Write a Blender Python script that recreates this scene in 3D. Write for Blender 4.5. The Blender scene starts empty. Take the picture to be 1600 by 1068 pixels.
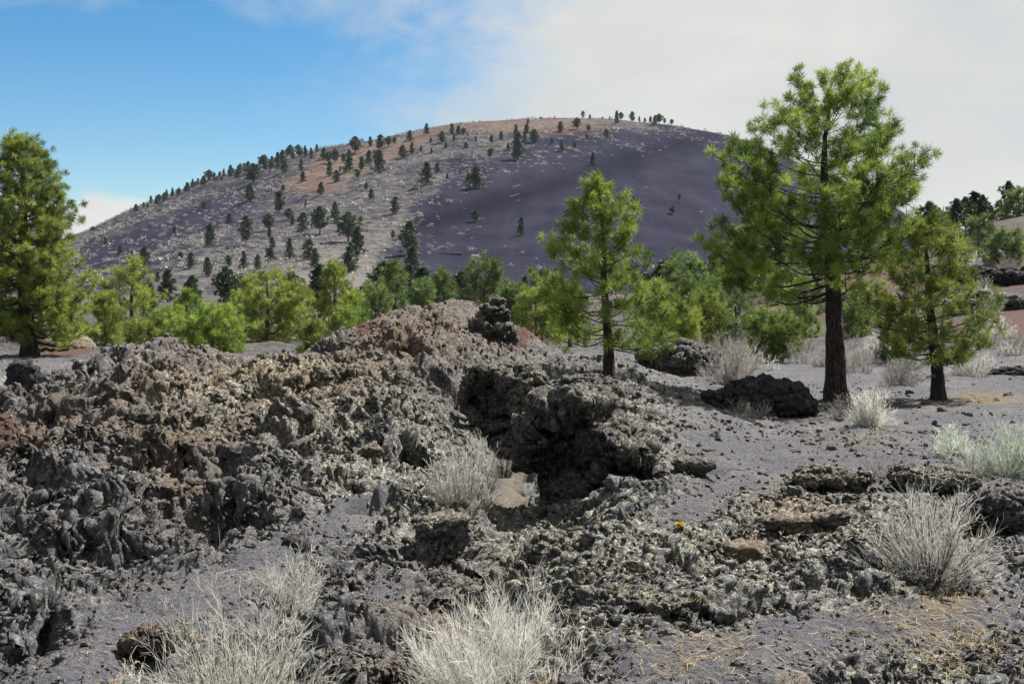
import bpy, math, random
import numpy as np
from mathutils import Vector

# ------------------------------------------------------------------ camera, sky, sun, exposure
scene = bpy.context.scene
COL = scene.collection
CAMZ = 1.7
PITCH = math.atan2(64, 2000)
cam_data = bpy.data.cameras.new("camera")
cam_data.lens = 45.0
cam_data.sensor_width = 36.0
cam_data.clip_start = 0.1
cam_data.clip_end = 20000
cam = bpy.data.objects.new("camera", cam_data)
cam.location = (0, 0, CAMZ)
cam.rotation_euler = (math.radians(90) - PITCH, 0, 0)
COL.objects.link(cam)
scene.camera = cam

SUN_AZ, SUN_EL = math.radians(48), math.radians(54)      # azimuth to the right of the view direction
scene.view_settings.view_transform = 'Standard'
scene.view_settings.look = 'None'
scene.view_settings.gamma = 1.0
scene.view_settings.exposure = 1.65
SKY_STRENGTH = 0.05


class NT:
    """small helper for node trees"""
    def __init__(self, tree):
        self.t = tree
        self.t.nodes.clear()

    def node(self, kind, **kw):
        n = self.t.nodes.new(kind)
        for k, v in kw.items():
            setattr(n, k, v)
        return n

    def link(self, a, b):
        self.t.links.new(a, b)

    def put(self, sock, v):
        if hasattr(v, 'is_output'):
            self.link(v, sock)
        elif isinstance(v, (tuple, list)) and len(v) == 3 and sock.type == 'RGBA':
            sock.default_value = (*v, 1)
        else:
            sock.default_value = v

    def math(self, op, a, b=0.0, clamp=False):
        n = self.node('ShaderNodeMath', operation=op, use_clamp=clamp)
        self.put(n.inputs[0], a)
        self.put(n.inputs[1], b)
        return n.outputs[0]

    def mix(self, f, a, b):
        n = self.node('ShaderNodeMix', data_type='RGBA')
        self.put(n.inputs[0], f)
        self.put(n.inputs[6], a)
        self.put(n.inputs[7], b)
        return n.outputs[2]

    def step(self, v, lo, hi):
        n = self.node('ShaderNodeMapRange', interpolation_type='SMOOTHSTEP')
        self.put(n.inputs[0], v)
        n.inputs[1].default_value = lo
        n.inputs[2].default_value = hi
        return n.outputs[0]

    def noise(self, vec, scale, detail=4, rough=0.55, dist=0.0):
        n = self.node('ShaderNodeTexNoise')
        self.link(vec, n.inputs['Vector'])
        n.inputs['Scale'].default_value = scale
        n.inputs['Detail'].default_value = detail
        n.inputs['Roughness'].default_value = rough
        n.inputs['Distortion'].default_value = dist
        return n.outputs['Fac']

    def voro(self, vec, scale, feature='F1'):
        n = self.node('ShaderNodeTexVoronoi', feature=feature)
        self.link(vec, n.inputs['Vector'])
        n.inputs['Scale'].default_value = scale
        return n

    def attr(self, name):
        n = self.node('ShaderNodeAttribute', attribute_name=name)
        return n.outputs['Fac']


def build_world():
    w = bpy.data.worlds.new("World")
    scene.world = w
    w.use_nodes = True
    g = NT(w.node_tree)
    out = g.node('ShaderNodeOutputWorld')
    bg = g.node('ShaderNodeBackground')
    bg.inputs['Strength'].default_value = SKY_STRENGTH
    g.link(bg.outputs[0], out.inputs[0])
    sky = g.node('ShaderNodeTexSky', sky_type='NISHITA')
    sky.sun_disc = False
    sky.sun_elevation = SUN_EL
    sky.sun_rotation = SUN_AZ
    sky.altitude = 2100
    sky.air_density = 1.2
    sky.dust_density = 0.6
    sky.ozone_density = 1.5
    tc = g.node('ShaderNodeTexCoord')
    d = tc.outputs['Generated']
    sep = g.node('ShaderNodeSeparateXYZ')
    g.link(d, sep.inputs[0])
    x, y, z = sep.outputs
    # drifting high cloud: a veil that thickens towards the south, frayed by noise
    mp = g.node('ShaderNodeMapping')
    mp.inputs['Rotation'].default_value = (0.0, math.radians(-30), 0.0)
    mp.inputs['Scale'].default_value = (1.0, 1.0, 2.2)
    g.link(d, mp.inputs[0])
    n1 = g.noise(mp.outputs[0], 5.0, 6, 0.55, 0.4)
    n2 = g.noise(mp.outputs[0], 17.0, 5, 0.6, 0.6)
    n3 = g.noise(d, 2.3, 3, 0.5, 0.0)
    cov = g.math('ADD', g.math('MULTIPLY', x, 3.3), g.math('MULTIPLY', z, 1.0))
    cov = g.math('ADD', cov, g.math('MULTIPLY', g.math('SUBTRACT', n1, 0.5), 1.5))
    cov = g.math('ADD', cov, g.math('MULTIPLY', g.math('SUBTRACT', n2, 0.5), 0.55))
    veil = g.step(cov, -0.40, 0.46)
    # thin streak high up over the blue
    st = g.step(g.math('ADD', z, g.math('ADD', g.math('MULTIPLY', g.math('SUBTRACT', n1, 0.5), 0.25), g.math('MULTIPLY', x, 0.12))), 0.165, 0.25)
    veil = g.math('MAXIMUM', veil, g.math('MULTIPLY', st, 0.85))
    # low bank behind the left shoulder
    bx = g.math('SUBTRACT', g.math('ADD', x, 0.315), 0.0)
    bz = g.math('SUBTRACT', z, 0.035)
    r2 = g.math('ADD', g.math('POWER', g.math('DIVIDE', bx, 0.10), 2.0), g.math('POWER', g.math('DIVIDE', bz, 0.042), 2.0))
    bank = g.math('SUBTRACT', 1.0, g.math('ADD', r2, g.math('MULTIPLY', g.math('SUBTRACT', n2, 0.5), 2.2)))
    bank = g.step(bank, -0.25, 0.45)
    bank = g.math('MULTIPLY', bank, g.step(y, 0.0, 0.3))
    veil = g.math('MAXIMUM', veil, bank)
    veil = g.math('MULTIPLY', veil, g.step(z, -0.02, 0.02))
    # paler and thinner patches inside the cloud
    thin = g.math('ADD', g.math('MULTIPLY', g.step(n3, 0.52, 0.72), 0.16), g.math('MULTIPLY', g.step(n1, 0.52, 0.75), 0.12))
    veil = g.math('SUBTRACT', veil, thin, True)
    cw = g.mix(g.step(n1, 0.34, 0.62), (4.95, 4.95, 4.75), (4.35, 4.42, 4.3))
    # blue of the clear sky, a little deeper as slide film gives it
    hs = g.node('ShaderNodeHueSaturation')
    hs.inputs['Hue'].default_value = 0.497
    hs.inputs['Saturation'].default_value = 1.45
    hs.inputs['Value'].default_value = 0.74
    g.link(sky.outputs[0], hs.inputs['Color'])
    g.link(g.mix(veil, hs.outputs[0], cw), bg.inputs['Color'])


build_world()
sun_data = bpy.data.lights.new("sun", 'SUN')
sun_data.energy = 5.0
sun_data.angle = math.radians(0.5)
sun_data.color = (1.0, 0.965, 0.91)
sun = bpy.data.objects.new("sun", sun_data)
sdir = Vector((math.sin(SUN_AZ) * math.cos(SUN_EL), math.cos(SUN_AZ) * math.cos(SUN_EL), math.sin(SUN_EL)))
sun.rotation_euler = sdir.to_track_quat('Z', 'Y').to_euler()
sun.location = (60, 30, 90)
COL.objects.link(sun)

# ------------------------------------------------------------------ noise
def _hash(ix, iy, iz, seed):
    h = (ix.astype(np.int64) * 374761393 + iy.astype(np.int64) * 668265263 + iz * 2147483647 + seed * 1274126177) & 0xFFFFFFFF
    h = ((h ^ (h >> 13)) * 1274126177) & 0xFFFFFFFF
    h = ((h ^ (h >> 16)) * 2246822519) & 0xFFFFFFFF
    return ((h ^ (h >> 15)) & 0xFFFFFF) / float(0x1000000)


def perlin2(x, y, seed=0):
    xi, yi = np.floor(x), np.floor(y)
    fx, fy = x - xi, y - yi
    ux, uy = fx * fx * fx * (fx * (fx * 6 - 15) + 10), fy * fy * fy * (fy * (fy * 6 - 15) + 10)
    xi, yi = xi.astype(np.int64), yi.astype(np.int64)
    res = []
    for ox in (0, 1):
        for oy in (0, 1):
            a = _hash(xi + ox, yi + oy, 0, seed) * 6.2831853
            res.append(np.cos(a) * (fx - ox) + np.sin(a) * (fy - oy))
    return ((res[0] * (1 - ux) + res[2] * ux) * (1 - uy) + (res[1] * (1 - ux) + res[3] * ux) * uy) * 1.5


def value3(x, y, z, seed=0):
    xi, yi, zi = np.floor(x), np.floor(y), np.floor(z)
    fx, fy, fz = x - xi, y - yi, z - zi
    fx, fy, fz = fx * fx * (3 - 2 * fx), fy * fy * (3 - 2 * fy), fz * fz * (3 - 2 * fz)
    xi, yi, zi = xi.astype(np.int64), yi.astype(np.int64), zi.astype(np.int64)
    r = 0
    for ox in (0, 1):
        for oy in (0, 1):
            for oz in (0, 1):
                w = (fx if ox else 1 - fx) * (fy if oy else 1 - fy) * (fz if oz else 1 - fz)
                r = r + w * _hash(xi + ox, yi + oy, zi + oz, seed)
    return r * 2 - 1


def fbm2(x, y, octv=4, seed=0, gain=0.5):
    a, r = 1.0, 0
    for i in range(octv):
        r = r + a * perlin2(x * 2 ** i, y * 2 ** i, seed + i * 7)
        a *= gain
    return r


def worley2(x, y, seed=0):
    """F1, F2, random per cell (two), offset from the cell's centre"""
    xi, yi = np.floor(x).astype(np.int64), np.floor(y).astype(np.int64)
    f1 = np.full(x.shape, 9.0)
    f2 = np.full(x.shape, 9.0)
    ra = np.zeros(x.shape); rb = np.zeros(x.shape); ox = np.zeros(x.shape); oy = np.zeros(x.shape)
    for i in (-1, 0, 1):
        for j in (-1, 0, 1):
            cx, cy = xi + i, yi + j
            h1 = _hash(cx, cy, 1, seed); h2 = _hash(cx, cy, 2, seed)
            dx, dy = x - (cx + h1), y - (cy + h2)
            d = np.sqrt(dx * dx + dy * dy)
            m = d < f1
            f2 = np.where(m, f1, np.minimum(f2, d))
            f1 = np.where(m, d, f1)
            ra = np.where(m, (h1 * 7.31 + h2 * 3.7) % 1.0, ra)
            rb = np.where(m, (h1 * 5.13 + h2 * 9.7) % 1.0, rb)
            ox = np.where(m, dx, ox); oy = np.where(m, dy, oy)
    return f1, f2, ra, rb, ox, oy


def worley3(p, seed=0):
    x, y, z = p[:, 0], p[:, 1], p[:, 2]
    xi, yi, zi = [np.floor(a).astype(np.int64) for a in (x, y, z)]
    f1 = np.full(x.shape, 9.0); f2 = np.full(x.shape, 9.0); ra = np.zeros(x.shape)
    for i in (-1, 0, 1):
        for j in (-1, 0, 1):
            for k in (-1, 0, 1):
                cx, cy, cz = xi + i, yi + j, zi + k
                h1 = _hash(cx, cy, cz * 3 + 1, seed); h2 = _hash(cx, cy, cz * 3 + 2, seed); h3 = _hash(cx, cy, cz * 3 + 3, seed)
                d = np.sqrt((x - cx - h1) ** 2 + (y - cy - h2) ** 2 + (z - cz - h3) ** 2)
                m = d < f1
                f2 = np.where(m, f1, np.minimum(f2, d)); f1 = np.where(m, d, f1)
                ra = np.where(m, (h1 * 7.31 + h2 * 3.7 + h3) % 1.0, ra)
    return f1, f2, ra


def sstep(v, lo, hi):
    t = np.clip((v - lo) / (hi - lo), 0, 1)
    return t * t * (3 - 2 * t)


# ------------------------------------------------------------------ the lie of the land
CP, SP = math.cos(PITCH), math.sin(PITCH)


def ray(px, py):
    """slope of the sight line through a picture point: x and z per metre of y"""
    a, b = (px - 800) / 2000.0, (534 - py) / 2000.0
    fy, fz = CP + b * SP, -SP + b * CP
    return a / fy, fz / fy


def project(x, y, z):
    z = z - CAMZ
    dep = y * CP - z * SP
    up = y * SP + z * CP
    return 800 + 2000 * x / dep, 534 - 2000 * up / dep


DIST = np.array([2, 4, 5.7, 7, 8.5, 10, 12, 14, 17, 20, 24, 28, 34, 42, 55, 80, 120, 180, 300.0])
PXS = np.array([-300, 0, 200, 400, 600, 700, 790, 900, 1000, 1200, 1400, 1600, 1900.0])
ROWS = np.array([
    [2220, 1345, 1080, 965, 870, 785, 715, 665, 632, 618, 610, 594, 570, 550, 534, 514, 499, 486, 460],
    [2220, 1345, 1075, 965, 880, 790, 720, 675, 636, 620, 614, 596, 572, 551, 534, 514, 499, 486, 460],
    [2220, 1345, 1090, 990, 905, 795, 700, 640, 586, 558, 574, 592, 572, 553, 534, 514, 499, 486, 460],
    [2220, 1345, 1090, 968, 868, 786, 706, 654, 598, 564, 566, 590, 572, 553, 534, 514, 499, 486, 460],
    [2220, 1345, 1090, 985, 892, 808, 724, 664, 606, 562, 512, 500, 532, 548, 534, 512, 497, 484, 459],
    [2220, 1345, 1090, 988, 897, 826, 752, 704, 654, 590, 512, 482, 512, 545, 534, 512, 497, 484, 459],
    [2220, 1345, 1090, 988, 905, 850, 800, 752, 694, 636, 558, 505, 520, 545, 534, 512, 497, 484, 459],
    [2220, 1345, 1090, 980, 892, 840, 796, 738, 655, 610, 580, 568, 560, 548, 534, 510, 490, 480, 459],
    [2220, 1345, 1085, 970, 875, 798, 728, 684, 645, 612, 588, 569, 556, 545, 530, 500, 478, 474, 459],
    [2220, 1345, 1080, 965, 877, 808, 752, 711, 674, 646, 617, 596, 572, 550, 520, 474, 455, 455, 458],
    [2220, 1345, 1084, 968, 880, 815, 758, 716, 674, 645, 616, 592, 562, 530, 490, 440, 395, 420, 457],
    [2220, 1345, 1090, 975, 878, 810, 754, 714, 674, 645, 614, 590, 556, 515, 462, 400, 335, 380, 455],
    [2220, 1345, 1090, 975, 878, 810, 754, 714, 674, 645, 614, 590, 556, 515, 462, 395, 325, 370, 455]], float)
TZ = ray(800, ROWS)[1]
LOGD = np.log(DIST)
SKYX = np.array([-300, -100, 60, 130, 210, 330, 480, 600, 680, 760, 860, 950, 1040, 1100, 1165, 1300, 1430, 1600, 1900.0])
SKYY = np.array([458, 430, 385, 363, 324, 280, 234, 215, 201, 190, 184, 185, 193, 205, 221, 275, 345, 425, 458.0])


def cubic(t, a, b, c, d):
    return b + 0.5 * t * (c - a + t * (2 * a - 5 * b + 4 * c - d + t * (3 * (b - c) + d - a)))


def table(u, ld):
    i = np.clip(np.searchsorted(PXS, u) - 1, 0, len(PXS) - 2)
    j = np.clip(np.searchsorted(LOGD, ld) - 1, 0, len(LOGD) - 2)
    tu = np.clip((u - PXS[i]) / (PXS[i + 1] - PXS[i]), 0, 1)
    tv = np.clip((ld - LOGD[j]) / (LOGD[j + 1] - LOGD[j]), 0, 1)
    cols = []
    for k in (-1, 0, 1, 2):
        ii = np.clip(i + k, 0, len(PXS) - 1)
        r = [TZ[ii, np.clip(j + m, 0, len(LOGD) - 1)] for m in (-1, 0, 1, 2)]
        cols.append(cubic(tv, *r))
    return cubic(tu, *cols)


def where(x, y):
    """distance and bearing (as a picture column, held outside the view) of a ground point"""
    az = np.arctan2(x, y)
    r = np.hypot(x, y)
    azc = np.clip(az, -0.5, 0.5)
    return 800 + 2000 * np.tan(azc), np.maximum(r * np.cos(azc), 0.2)


def base_h(x, y):
    x, y = np.asarray(x, float), np.asarray(y, float)
    u, d = where(x, y)
    tz = table(np.clip(u, -300, 1900), np.log(np.clip(d, 2, 300)))
    z = tz * np.maximum(d, 2)
    # the cinder cone
    uu = np.clip(u, -300, 1900)
    tzr = ray(800, np.interp(uu, SKYX, SKYY))[1]
    k = 25.0
    tzr = (tzr + ray(800, np.interp(np.clip(uu - k, -300, 1900), SKYX, SKYY))[1] + ray(800, np.interp(np.clip(uu + k, -300, 1900), SKYX, SKYY))[1]) / 3
    tz0 = ray(800, 459)[1]
    R = 800.0
    t = np.clip((d - 300) / (R - 300), 0, 1)
    g = 1 - (1 - t) ** 1.6
    th = tz0 + (tzr - tz0) * g
    back = np.clip((d - R) / 700, 0, 1.0)
    th = np.where(d > R, tzr * (1 - back ** 2) - 0.01 * back, th)
    zh = th * np.minimum(d, R + 700)
    z = np.where(d > 300, zh, z)
    # gullies and swells of the cone
    hm = sstep(d, 320, 420) * (1 - sstep(d, 700, 900))
    if np.any(hm > 0):
        z = z + hm * 3.0 * fbm2(x / 70, y / 140, 3, 91)
    return z + CAMZ


def ell(px, py, cx, cy, rx, ry, ang=0.0):
    a = math.radians(ang)
    dx, dy = px - cx, py - cy
    return np.exp(-(((dx * math.cos(a) + dy * math.sin(a)) / rx) ** 2 + ((-dx * math.sin(a) + dy * math.cos(a)) / ry) ** 2))


CINDER = [(150, 1010, 250, 70, -27), (400, 885, 150, 38, -30), (560, 800, 60, 22, -10), (590, 930, 70, 40, -40), (1210, 722, 180, 27, 4), (1090, 790, 90, 26, -25), (1500, 655, 170, 24, 0), (1230, 985, 260, 28, -6),
          (1500, 960, 150, 30, -8), (1080, 1040, 200, 38, -4), (790, 750, 40, 90, 8), (90, 548, 60, 15, 0), (1230, 580, 90, 22, 0), (1530, 610, 90, 18, 0)]
RED = [(850, 520, 45, 14, 10), (800, 525, 30, 12, 0), (1150, 458, 60, 14, 0), (1550, 515, 75, 22, 0), (1530, 425, 100, 20, 0), (1580, 480, 60, 14, 0), (1340, 430, 70, 16, 0), (1370, 500, 70, 14, 0), (575, 522, 22, 8, 0), (95, 545, 60, 12, 0), (5, 660, 25, 30, 0)]
SAND = [(802, 740, 34, 75, 8), (740, 790, 70, 18, -10), (1550, 620, 90, 14, 4), (820, 690, 30, 20, 0), (690, 985, 60, 40, -20), (1480, 940, 50, 20, 0)]
BROWN = [(640, 535, 170, 85, -10), (380, 610, 170, 60, 5), (60, 690, 90, 60, 0), (250, 680, 150, 50, 0), (300, 780, 60, 40, 0), (690, 960, 120, 60, -30), (1180, 850, 80, 25, 0), (1250, 805, 70, 20, 0)]
LICHEN = [(1250, 860, 200, 60, 0), (950, 680, 90, 80, 0), (880, 850, 120, 60, 0), (1290, 870, 170, 70, -8), (1000, 900, 140, 60, -10), (650, 760, 120, 60, 0), (1420, 1040, 130, 50, 0), (880, 970, 90, 50, 0), (420, 620, 150, 50, 0), (560, 720, 120, 60, 0)]


def msum(px, py, lst):
    return np.clip(sum(ell(px, py, *e) for e in lst), 0, 1.0)


def masks(x, y, z):
    yy = np.maximum(y, 0.5)
    px, py = project(x, yy, z)
    px, py = np.clip(px, -2000, 4000), np.clip(py, 0, 2400)
    u, d = where(x, y)
    lava = 1 - 0.96 * msum(px, py, CINDER)
    far = sstep(d, 24, 34)
    right = sstep(px, 960, 1120)
    lava = lava * (1 - right * 0.68 * (1 - sstep(py, 745, 800)))
    lava = lava * (1 - 0.72 * far) * (1 - 0.6 * sstep(d, 60, 120))
    wob = fbm2(x / 0.9, y / 0.9, 3, 5)
    lava = np.clip(lava + 0.35 * wob * lava, 0.03, 1)
    red = msum(px, py, RED)
    red = np.clip(red + sstep(px, 1050, 1200) * sstep(d, 40, 70) * (1 - sstep(d, 200, 290)) * 0.42, 0, 1)
    sand = msum(px, py, SAND)
    brown = msum(px, py, BROWN)
    lich = np.clip(0.25 + msum(px, py, LICHEN), 0, 1)
    rough = np.where(px < 820, 1.0, 0.80)
    rough = rough * (1 - 0.25 * sstep(px, 950, 1100))
    return lava, red, sand, brown, lich, rough, px, py, d


def lava_detail(x, y, lava, rough, fine=True):
    wx = x + 0.16 * fbm2(x / 0.7, y / 0.7, 3, 31)
    wy = y + 0.16 * fbm2(x / 0.7 + 40, y / 0.7, 3, 37)
    h = 0.36 * fbm2(x / 2.4, y / 2.4, 3, 11)
    for s, a, sd, crack in ((0.85, 0.12, 1, 0.35), (0.36, 0.080, 2, 0.42), (0.15, 0.055, 3, 0.35), (0.075, 0.036, 4, 0.0), (0.036, 0.019, 5, 0.0)):
        if s < 0.1 and not fine:
            continue
        f1, f2, ra, rb, ox, oy = worley2(wx / s, wy / s, sd * 101)
        e = f2 - f1
        if crack:
            cell = (1.05 * ra + 0.25 + 0.6 * (ox * (ra - 0.5) + oy * (rb - 0.35))) * sstep(e, 0.0, 0.42) - crack * (1 - np.clip(e / 0.10, 0, 1))
        else:
            cell = (0.3 + 1.0 * ra) * np.sqrt(np.clip(e / 0.45, 0, 1))
        h = h + a * (cell - 0.62)
    hl = h * lava * rough
    # cinder: small lapilli relief
    hc = 0.035 * fbm2(x / 0.55, y / 0.55, 4, 61) + (0.010 * perlin2(x / 0.05, y / 0.05, 63) if fine else 0)
    return hl + hc * (1 - lava)


def lines_from(pts, n=40):
    out = []
    for (a, b) in zip(pts[:-1], pts[1:]):
        for t in np.linspace(0, 1, n, endpoint=False):
            out.append((a[0] + (b[0] - a[0]) * t, a[1] + (b[1] - a[1]) * t))
    return np.array(out)


def hit(px, py, dmin=4.2, dmax=1500):
    tx, tz = ray(px, py)
    d = np.exp(np.linspace(math.log(dmin), math.log(dmax), 2600))
    diff = CAMZ + tz * d - base_h(tx * d, d)
    below = np.nonzero(diff <= 0)[0]
    if len(below) == 0:
        i = int(np.argmin(diff))
    else:
        i = int(below[0])
    return float(tx * d[i]), float(d[i])


# clefts: dark fissures that run through the flow (picture points, width m, depth m)
CLEFT_PX = [([(-20, 985), (60, 965), (180, 905), (300, 855), (400, 790), (455, 770)], 0.075, 0.27),
            ([(20, 700), (60, 668), (90, 640)], 0.09, 0.35), ([(470, 700), (540, 660), (610, 680), (640, 720)], 0.10, 0.35),
            ([(210, 640), (280, 660), (330, 640)], 0.09, 0.3), ([(330, 700), (420, 690), (480, 720)], 0.08, 0.3),
            ([(560, 800), (640, 760), (720, 830)], 0.06, 0.25), ([(970, 955), (1040, 950), (1110, 965)], 0.05, 0.22),
            ([(1100, 735), (1150, 730)], 0.07, 0.2), ([(760, 910), (830, 870), (940, 880)], 0.08, 0.3),
            ([(1330, 1020), (1400, 1010), (1450, 1060)], 0.07, 0.35), ([(1500, 800), (1560, 790), (1620, 800)], 0.09, 0.3), ([(60, 570), (110, 560), (170, 590)], 0.1, 0.3)]
CLEFTS = []
for pts, wdt, dep in CLEFT_PX:
    pl = lines_from(pts, 8)
    CLEFTS.append((np.array([hit(a, b) for a, b in pl]), wdt, dep))


# steep fronted swells of the flow (picture point of the front's foot, width and height in picture units, roughness of outline)
SWELL_PX = [(150, 845, 200, 84), (375, 722, 160, 46), (480, 692, 130, 52), (620, 706, 130, 66), (300, 652, 170, 38), (60, 955, 210, 36), (240, 872, 150, 42), (385, 802, 140, 48), (620, 800, 130, 44),
            (575, 985, 180, 66), (410, 602, 150, 34), (175, 598, 170, 44), (60, 695, 130, 46), (520, 622, 130, 40), (455, 762, 110, 40), (690, 846, 100, 40), (250, 722, 120, 38), (560, 742, 110, 38), (90, 775, 110, 40),
            (330, 580, 110, 24), (640, 560, 150, 40), (560, 575, 110, 30), (690, 620, 90, 46), (1300, 925, 190, 40), (1390, 880, 120, 40), (1040, 905, 170, 40), (900, 1020, 130, 40), (1100, 850, 110, 26), (1230, 880, 110, 28), (1420, 1075, 230, 50), (1580, 1030, 130, 44)]
SWELLS = []
for a, b, w, h in SWELL_PX:
    sx_, sy_ = hit(a, b)
    SWELLS.append((sx_, sy_, w * sy_ / 4000, h * sy_ / 2000))


def swell_h(x, y):
    r = np.zeros(x.shape)
    for k, (sx_, sy_, w, h) in enumerate(SWELLS):
        m = (np.abs(x - sx_) < 2.6 * w) & (y > sy_ - 1.5 * w) & (y < sy_ + 4.0 * w)
        if not m.any():
            continue
        jag = 0.55 * fbm2(x[m] / (0.75 * w) + k * 7.3, y[m] / (0.75 * w), 3, 140 + k, 0.5)
        t = (y[m] - sy_) / w + jag + 0.35 * ((x[m] - sx_) / w) ** 2
        f = sstep(t, -0.42, 0.34) * (1 - sstep(t, 0.25, 2.6))
        r[m] += h * f * np.exp(-np.abs((x[m] - sx_) / w) ** 2.6) * 0.85
    return r


def cleft_h(x, y):
    r = np.zeros(x.shape)
    wig = 0.10 * perlin2(x / 0.35, y / 0.35, 77)
    for pl, wdt, dep in CLEFTS:
        lo, hi = pl.min(0) - 0.8, pl.max(0) + 0.8
        m = (x > lo[0]) & (x < hi[0]) & (y > lo[1]) & (y < hi[1])
        if not m.any():
            continue
        xs, ys = x[m] + wig[m], y[m] + wig[m] * 0.7
        best = np.full(xs.shape, 9.0)
        for a, b in zip(pl[:-1], pl[1:]):
            ab = b - a
            t = np.clip(((xs - a[0]) * ab[0] + (ys - a[1]) * ab[1]) / max(ab @ ab, 1e-9), 0, 1)
            best = np.minimum(best, (xs - a[0] - t * ab[0]) ** 2 + (ys - a[1] - t * ab[1]) ** 2)
        r[m] -= dep * np.exp(-(best / wdt ** 2) ** 1.5)
    return r


def full_h(x, y, fine=True):
    x, y = np.atleast_1d(np.asarray(x, float)), np.atleast_1d(np.asarray(y, float))
    z = base_h(x, y)
    lava, red, sand, brown, lich, rough, px, py, d = masks(x, y, z)
    fade = 1 - sstep(d, 60, 110)
    return z + lava_detail(x, y, lava, rough, fine) * fade + cleft_h(x, y) + swell_h(x, y)


# ------------------------------------------------------------------ mesh helpers
def link(o, parent=None):
    COL.objects.link(o)
    if parent is not None:
        o.parent = parent
    return o


def mesh_np(name, verts, quads=None, tris=None, attrs=None, smooth=False):
    me = bpy.data.meshes.new(name)
    verts = np.asarray(verts, np.float32).reshape(-1, 3)
    me.vertices.add(len(verts))
    me.vertices.foreach_set('co', verts.ravel())
    nq = 0 if quads is None else len(quads)
    nt = 0 if tris is None else len(tris)
    loops = []
    if nq:
        loops.append(np.asarray(quads, np.int32).ravel())
    if nt:
        loops.append(np.asarray(tris, np.int32).ravel())
    lv = np.concatenate(loops)
    me.loops.add(len(lv))
    me.loops.foreach_set('vertex_index', lv)
    me.polygons.add(nq + nt)
    starts = np.concatenate([np.arange(nq) * 4, nq * 4 + np.arange(nt) * 3]).astype(np.int32)
    me.polygons.foreach_set('loop_start', starts)
    if smooth:
        me.polygons.foreach_set('use_smooth', np.ones(nq + nt, bool))
    for k, v in (attrs or {}).items():
        a = me.attributes.new(k, 'FLOAT', 'POINT')
        a.data.foreach_set('value', np.asarray(v, np.float32))
    me.update(calc_edges=True)
    return me


class MB:
    """collects tubes and ribbons into one mesh"""
    def __init__(self):
        self.v, self.q, self.t, self.a, self.n = [], [], [], [], 0

    def add(self, v, q=None, t=None, tint=None):
        v = np.asarray(v, float).reshape(-1, 3)
        self.v.append(v)
        if q is not None and len(q):
            self.q.append(np.asarray(q) + self.n)
        if t is not None and len(t):
            self.t.append(np.asarray(t) + self.n)
        self.a.append(np.full(len(v), 0.5) if tint is None else np.broadcast_to(tint, (len(v),)))
        self.n += len(v)

    def tube(self, pts, rad, sides=6, tint=None, bumpy=0.0, rng=None):
        pts = np.asarray(pts, float)
        rad = np.asarray(rad, float)
        tan = np.gradient(pts, axis=0)
        tan /= np.linalg.norm(tan, axis=1, keepdims=True) + 1e-9
        ref = np.where(np.abs(tan[:, 2:3]) > 0.9, np.array([[1.0, 0, 0]]), np.array([[0, 0, 1.0]]))
        ax = np.cross(tan, ref)
        ax /= np.linalg.norm(ax, axis=1, keepdims=True) + 1e-9
        ay = np.cross(tan, ax)
        an = np.arange(sides) * 2 * math.pi / sides
        rr = rad[:, None] * np.ones((1, sides))
        if bumpy and rng is not None:
            rr = rr * (1 + bumpy * rng.uniform(-1, 1, rr.shape))
        v = pts[:, None, :] + rr[..., None] * (np.cos(an)[None, :, None] * ax[:, None, :] + np.sin(an)[None, :, None] * ay[:, None, :])
        n = len(pts)
        i = np.arange(n - 1)[:, None] * sides
        j = np.arange(sides)[None, :]
        jn = (j + 1) % sides
        q = np.stack([i + j, i + jn, i + sides + jn, i + sides + j], -1).reshape(-1, 4)
        self.add(v, q, None, tint)

    def ribbons(self, P, W, rng, tint=None):
        """P (n,k,3) centre lines, W (n,k) half widths"""
        n, k, _ = P.shape
        if n == 0:
            return
        tan = P[:, -1] - P[:, 0]
        side = np.cross(tan, rng.normal(size=(n, 3)))
        side /= np.linalg.norm(side, axis=1, keepdims=True) + 1e-9
        L = P - side[:, None, :] * W[..., None]
        R = P + side[:, None, :] * W[..., None]
        v = np.stack([L, R], 2).reshape(-1, 3)
        b = (np.arange(n) * 2 * k)[:, None]
        s = (np.arange(k - 1) * 2)[None, :]
        q = np.stack([b + s, b + s + 1, b + s + 3, b + s + 2], -1).reshape(-1, 4)
        self.add(v, q, None, None if tint is None else np.repeat(tint, 2 * k))

    def mesh(self, name, mat, smooth=False):
        v = np.concatenate(self.v)
        me = mesh_np(name, v, np.concatenate(self.q) if self.q else None, np.concatenate(self.t) if self.t else None, {'tint': np.concatenate(self.a)}, smooth)
        me.materials.append(mat)
        return me

    def build(self, name, mat, parent=None, smooth=False):
        return link(bpy.data.objects.new(name, self.mesh(name, mat, smooth)), parent)


def tag(o, label, cat, group=None, kind=None):
    if label:
        o['label'] = label
    if cat:
        o['category'] = cat
    if group:
        o['group'] = group
    if kind:
        o['kind'] = kind
    return o


def thing(name, label, cat, loc, group=None, rz=0.0):
    o = bpy.data.objects.new(name, None)
    o.empty_display_size = 0.2
    o.location = loc
    o.rotation_euler = (0, 0, rz)
    COL.objects.link(o)
    return tag(o, label, cat, group)


def copy_tree(o):
    r = o.copy()
    COL.objects.link(r)
    for ch in o.children:
        c = ch.copy()
        COL.objects.link(c)
        c.parent = r
    return r


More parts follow.
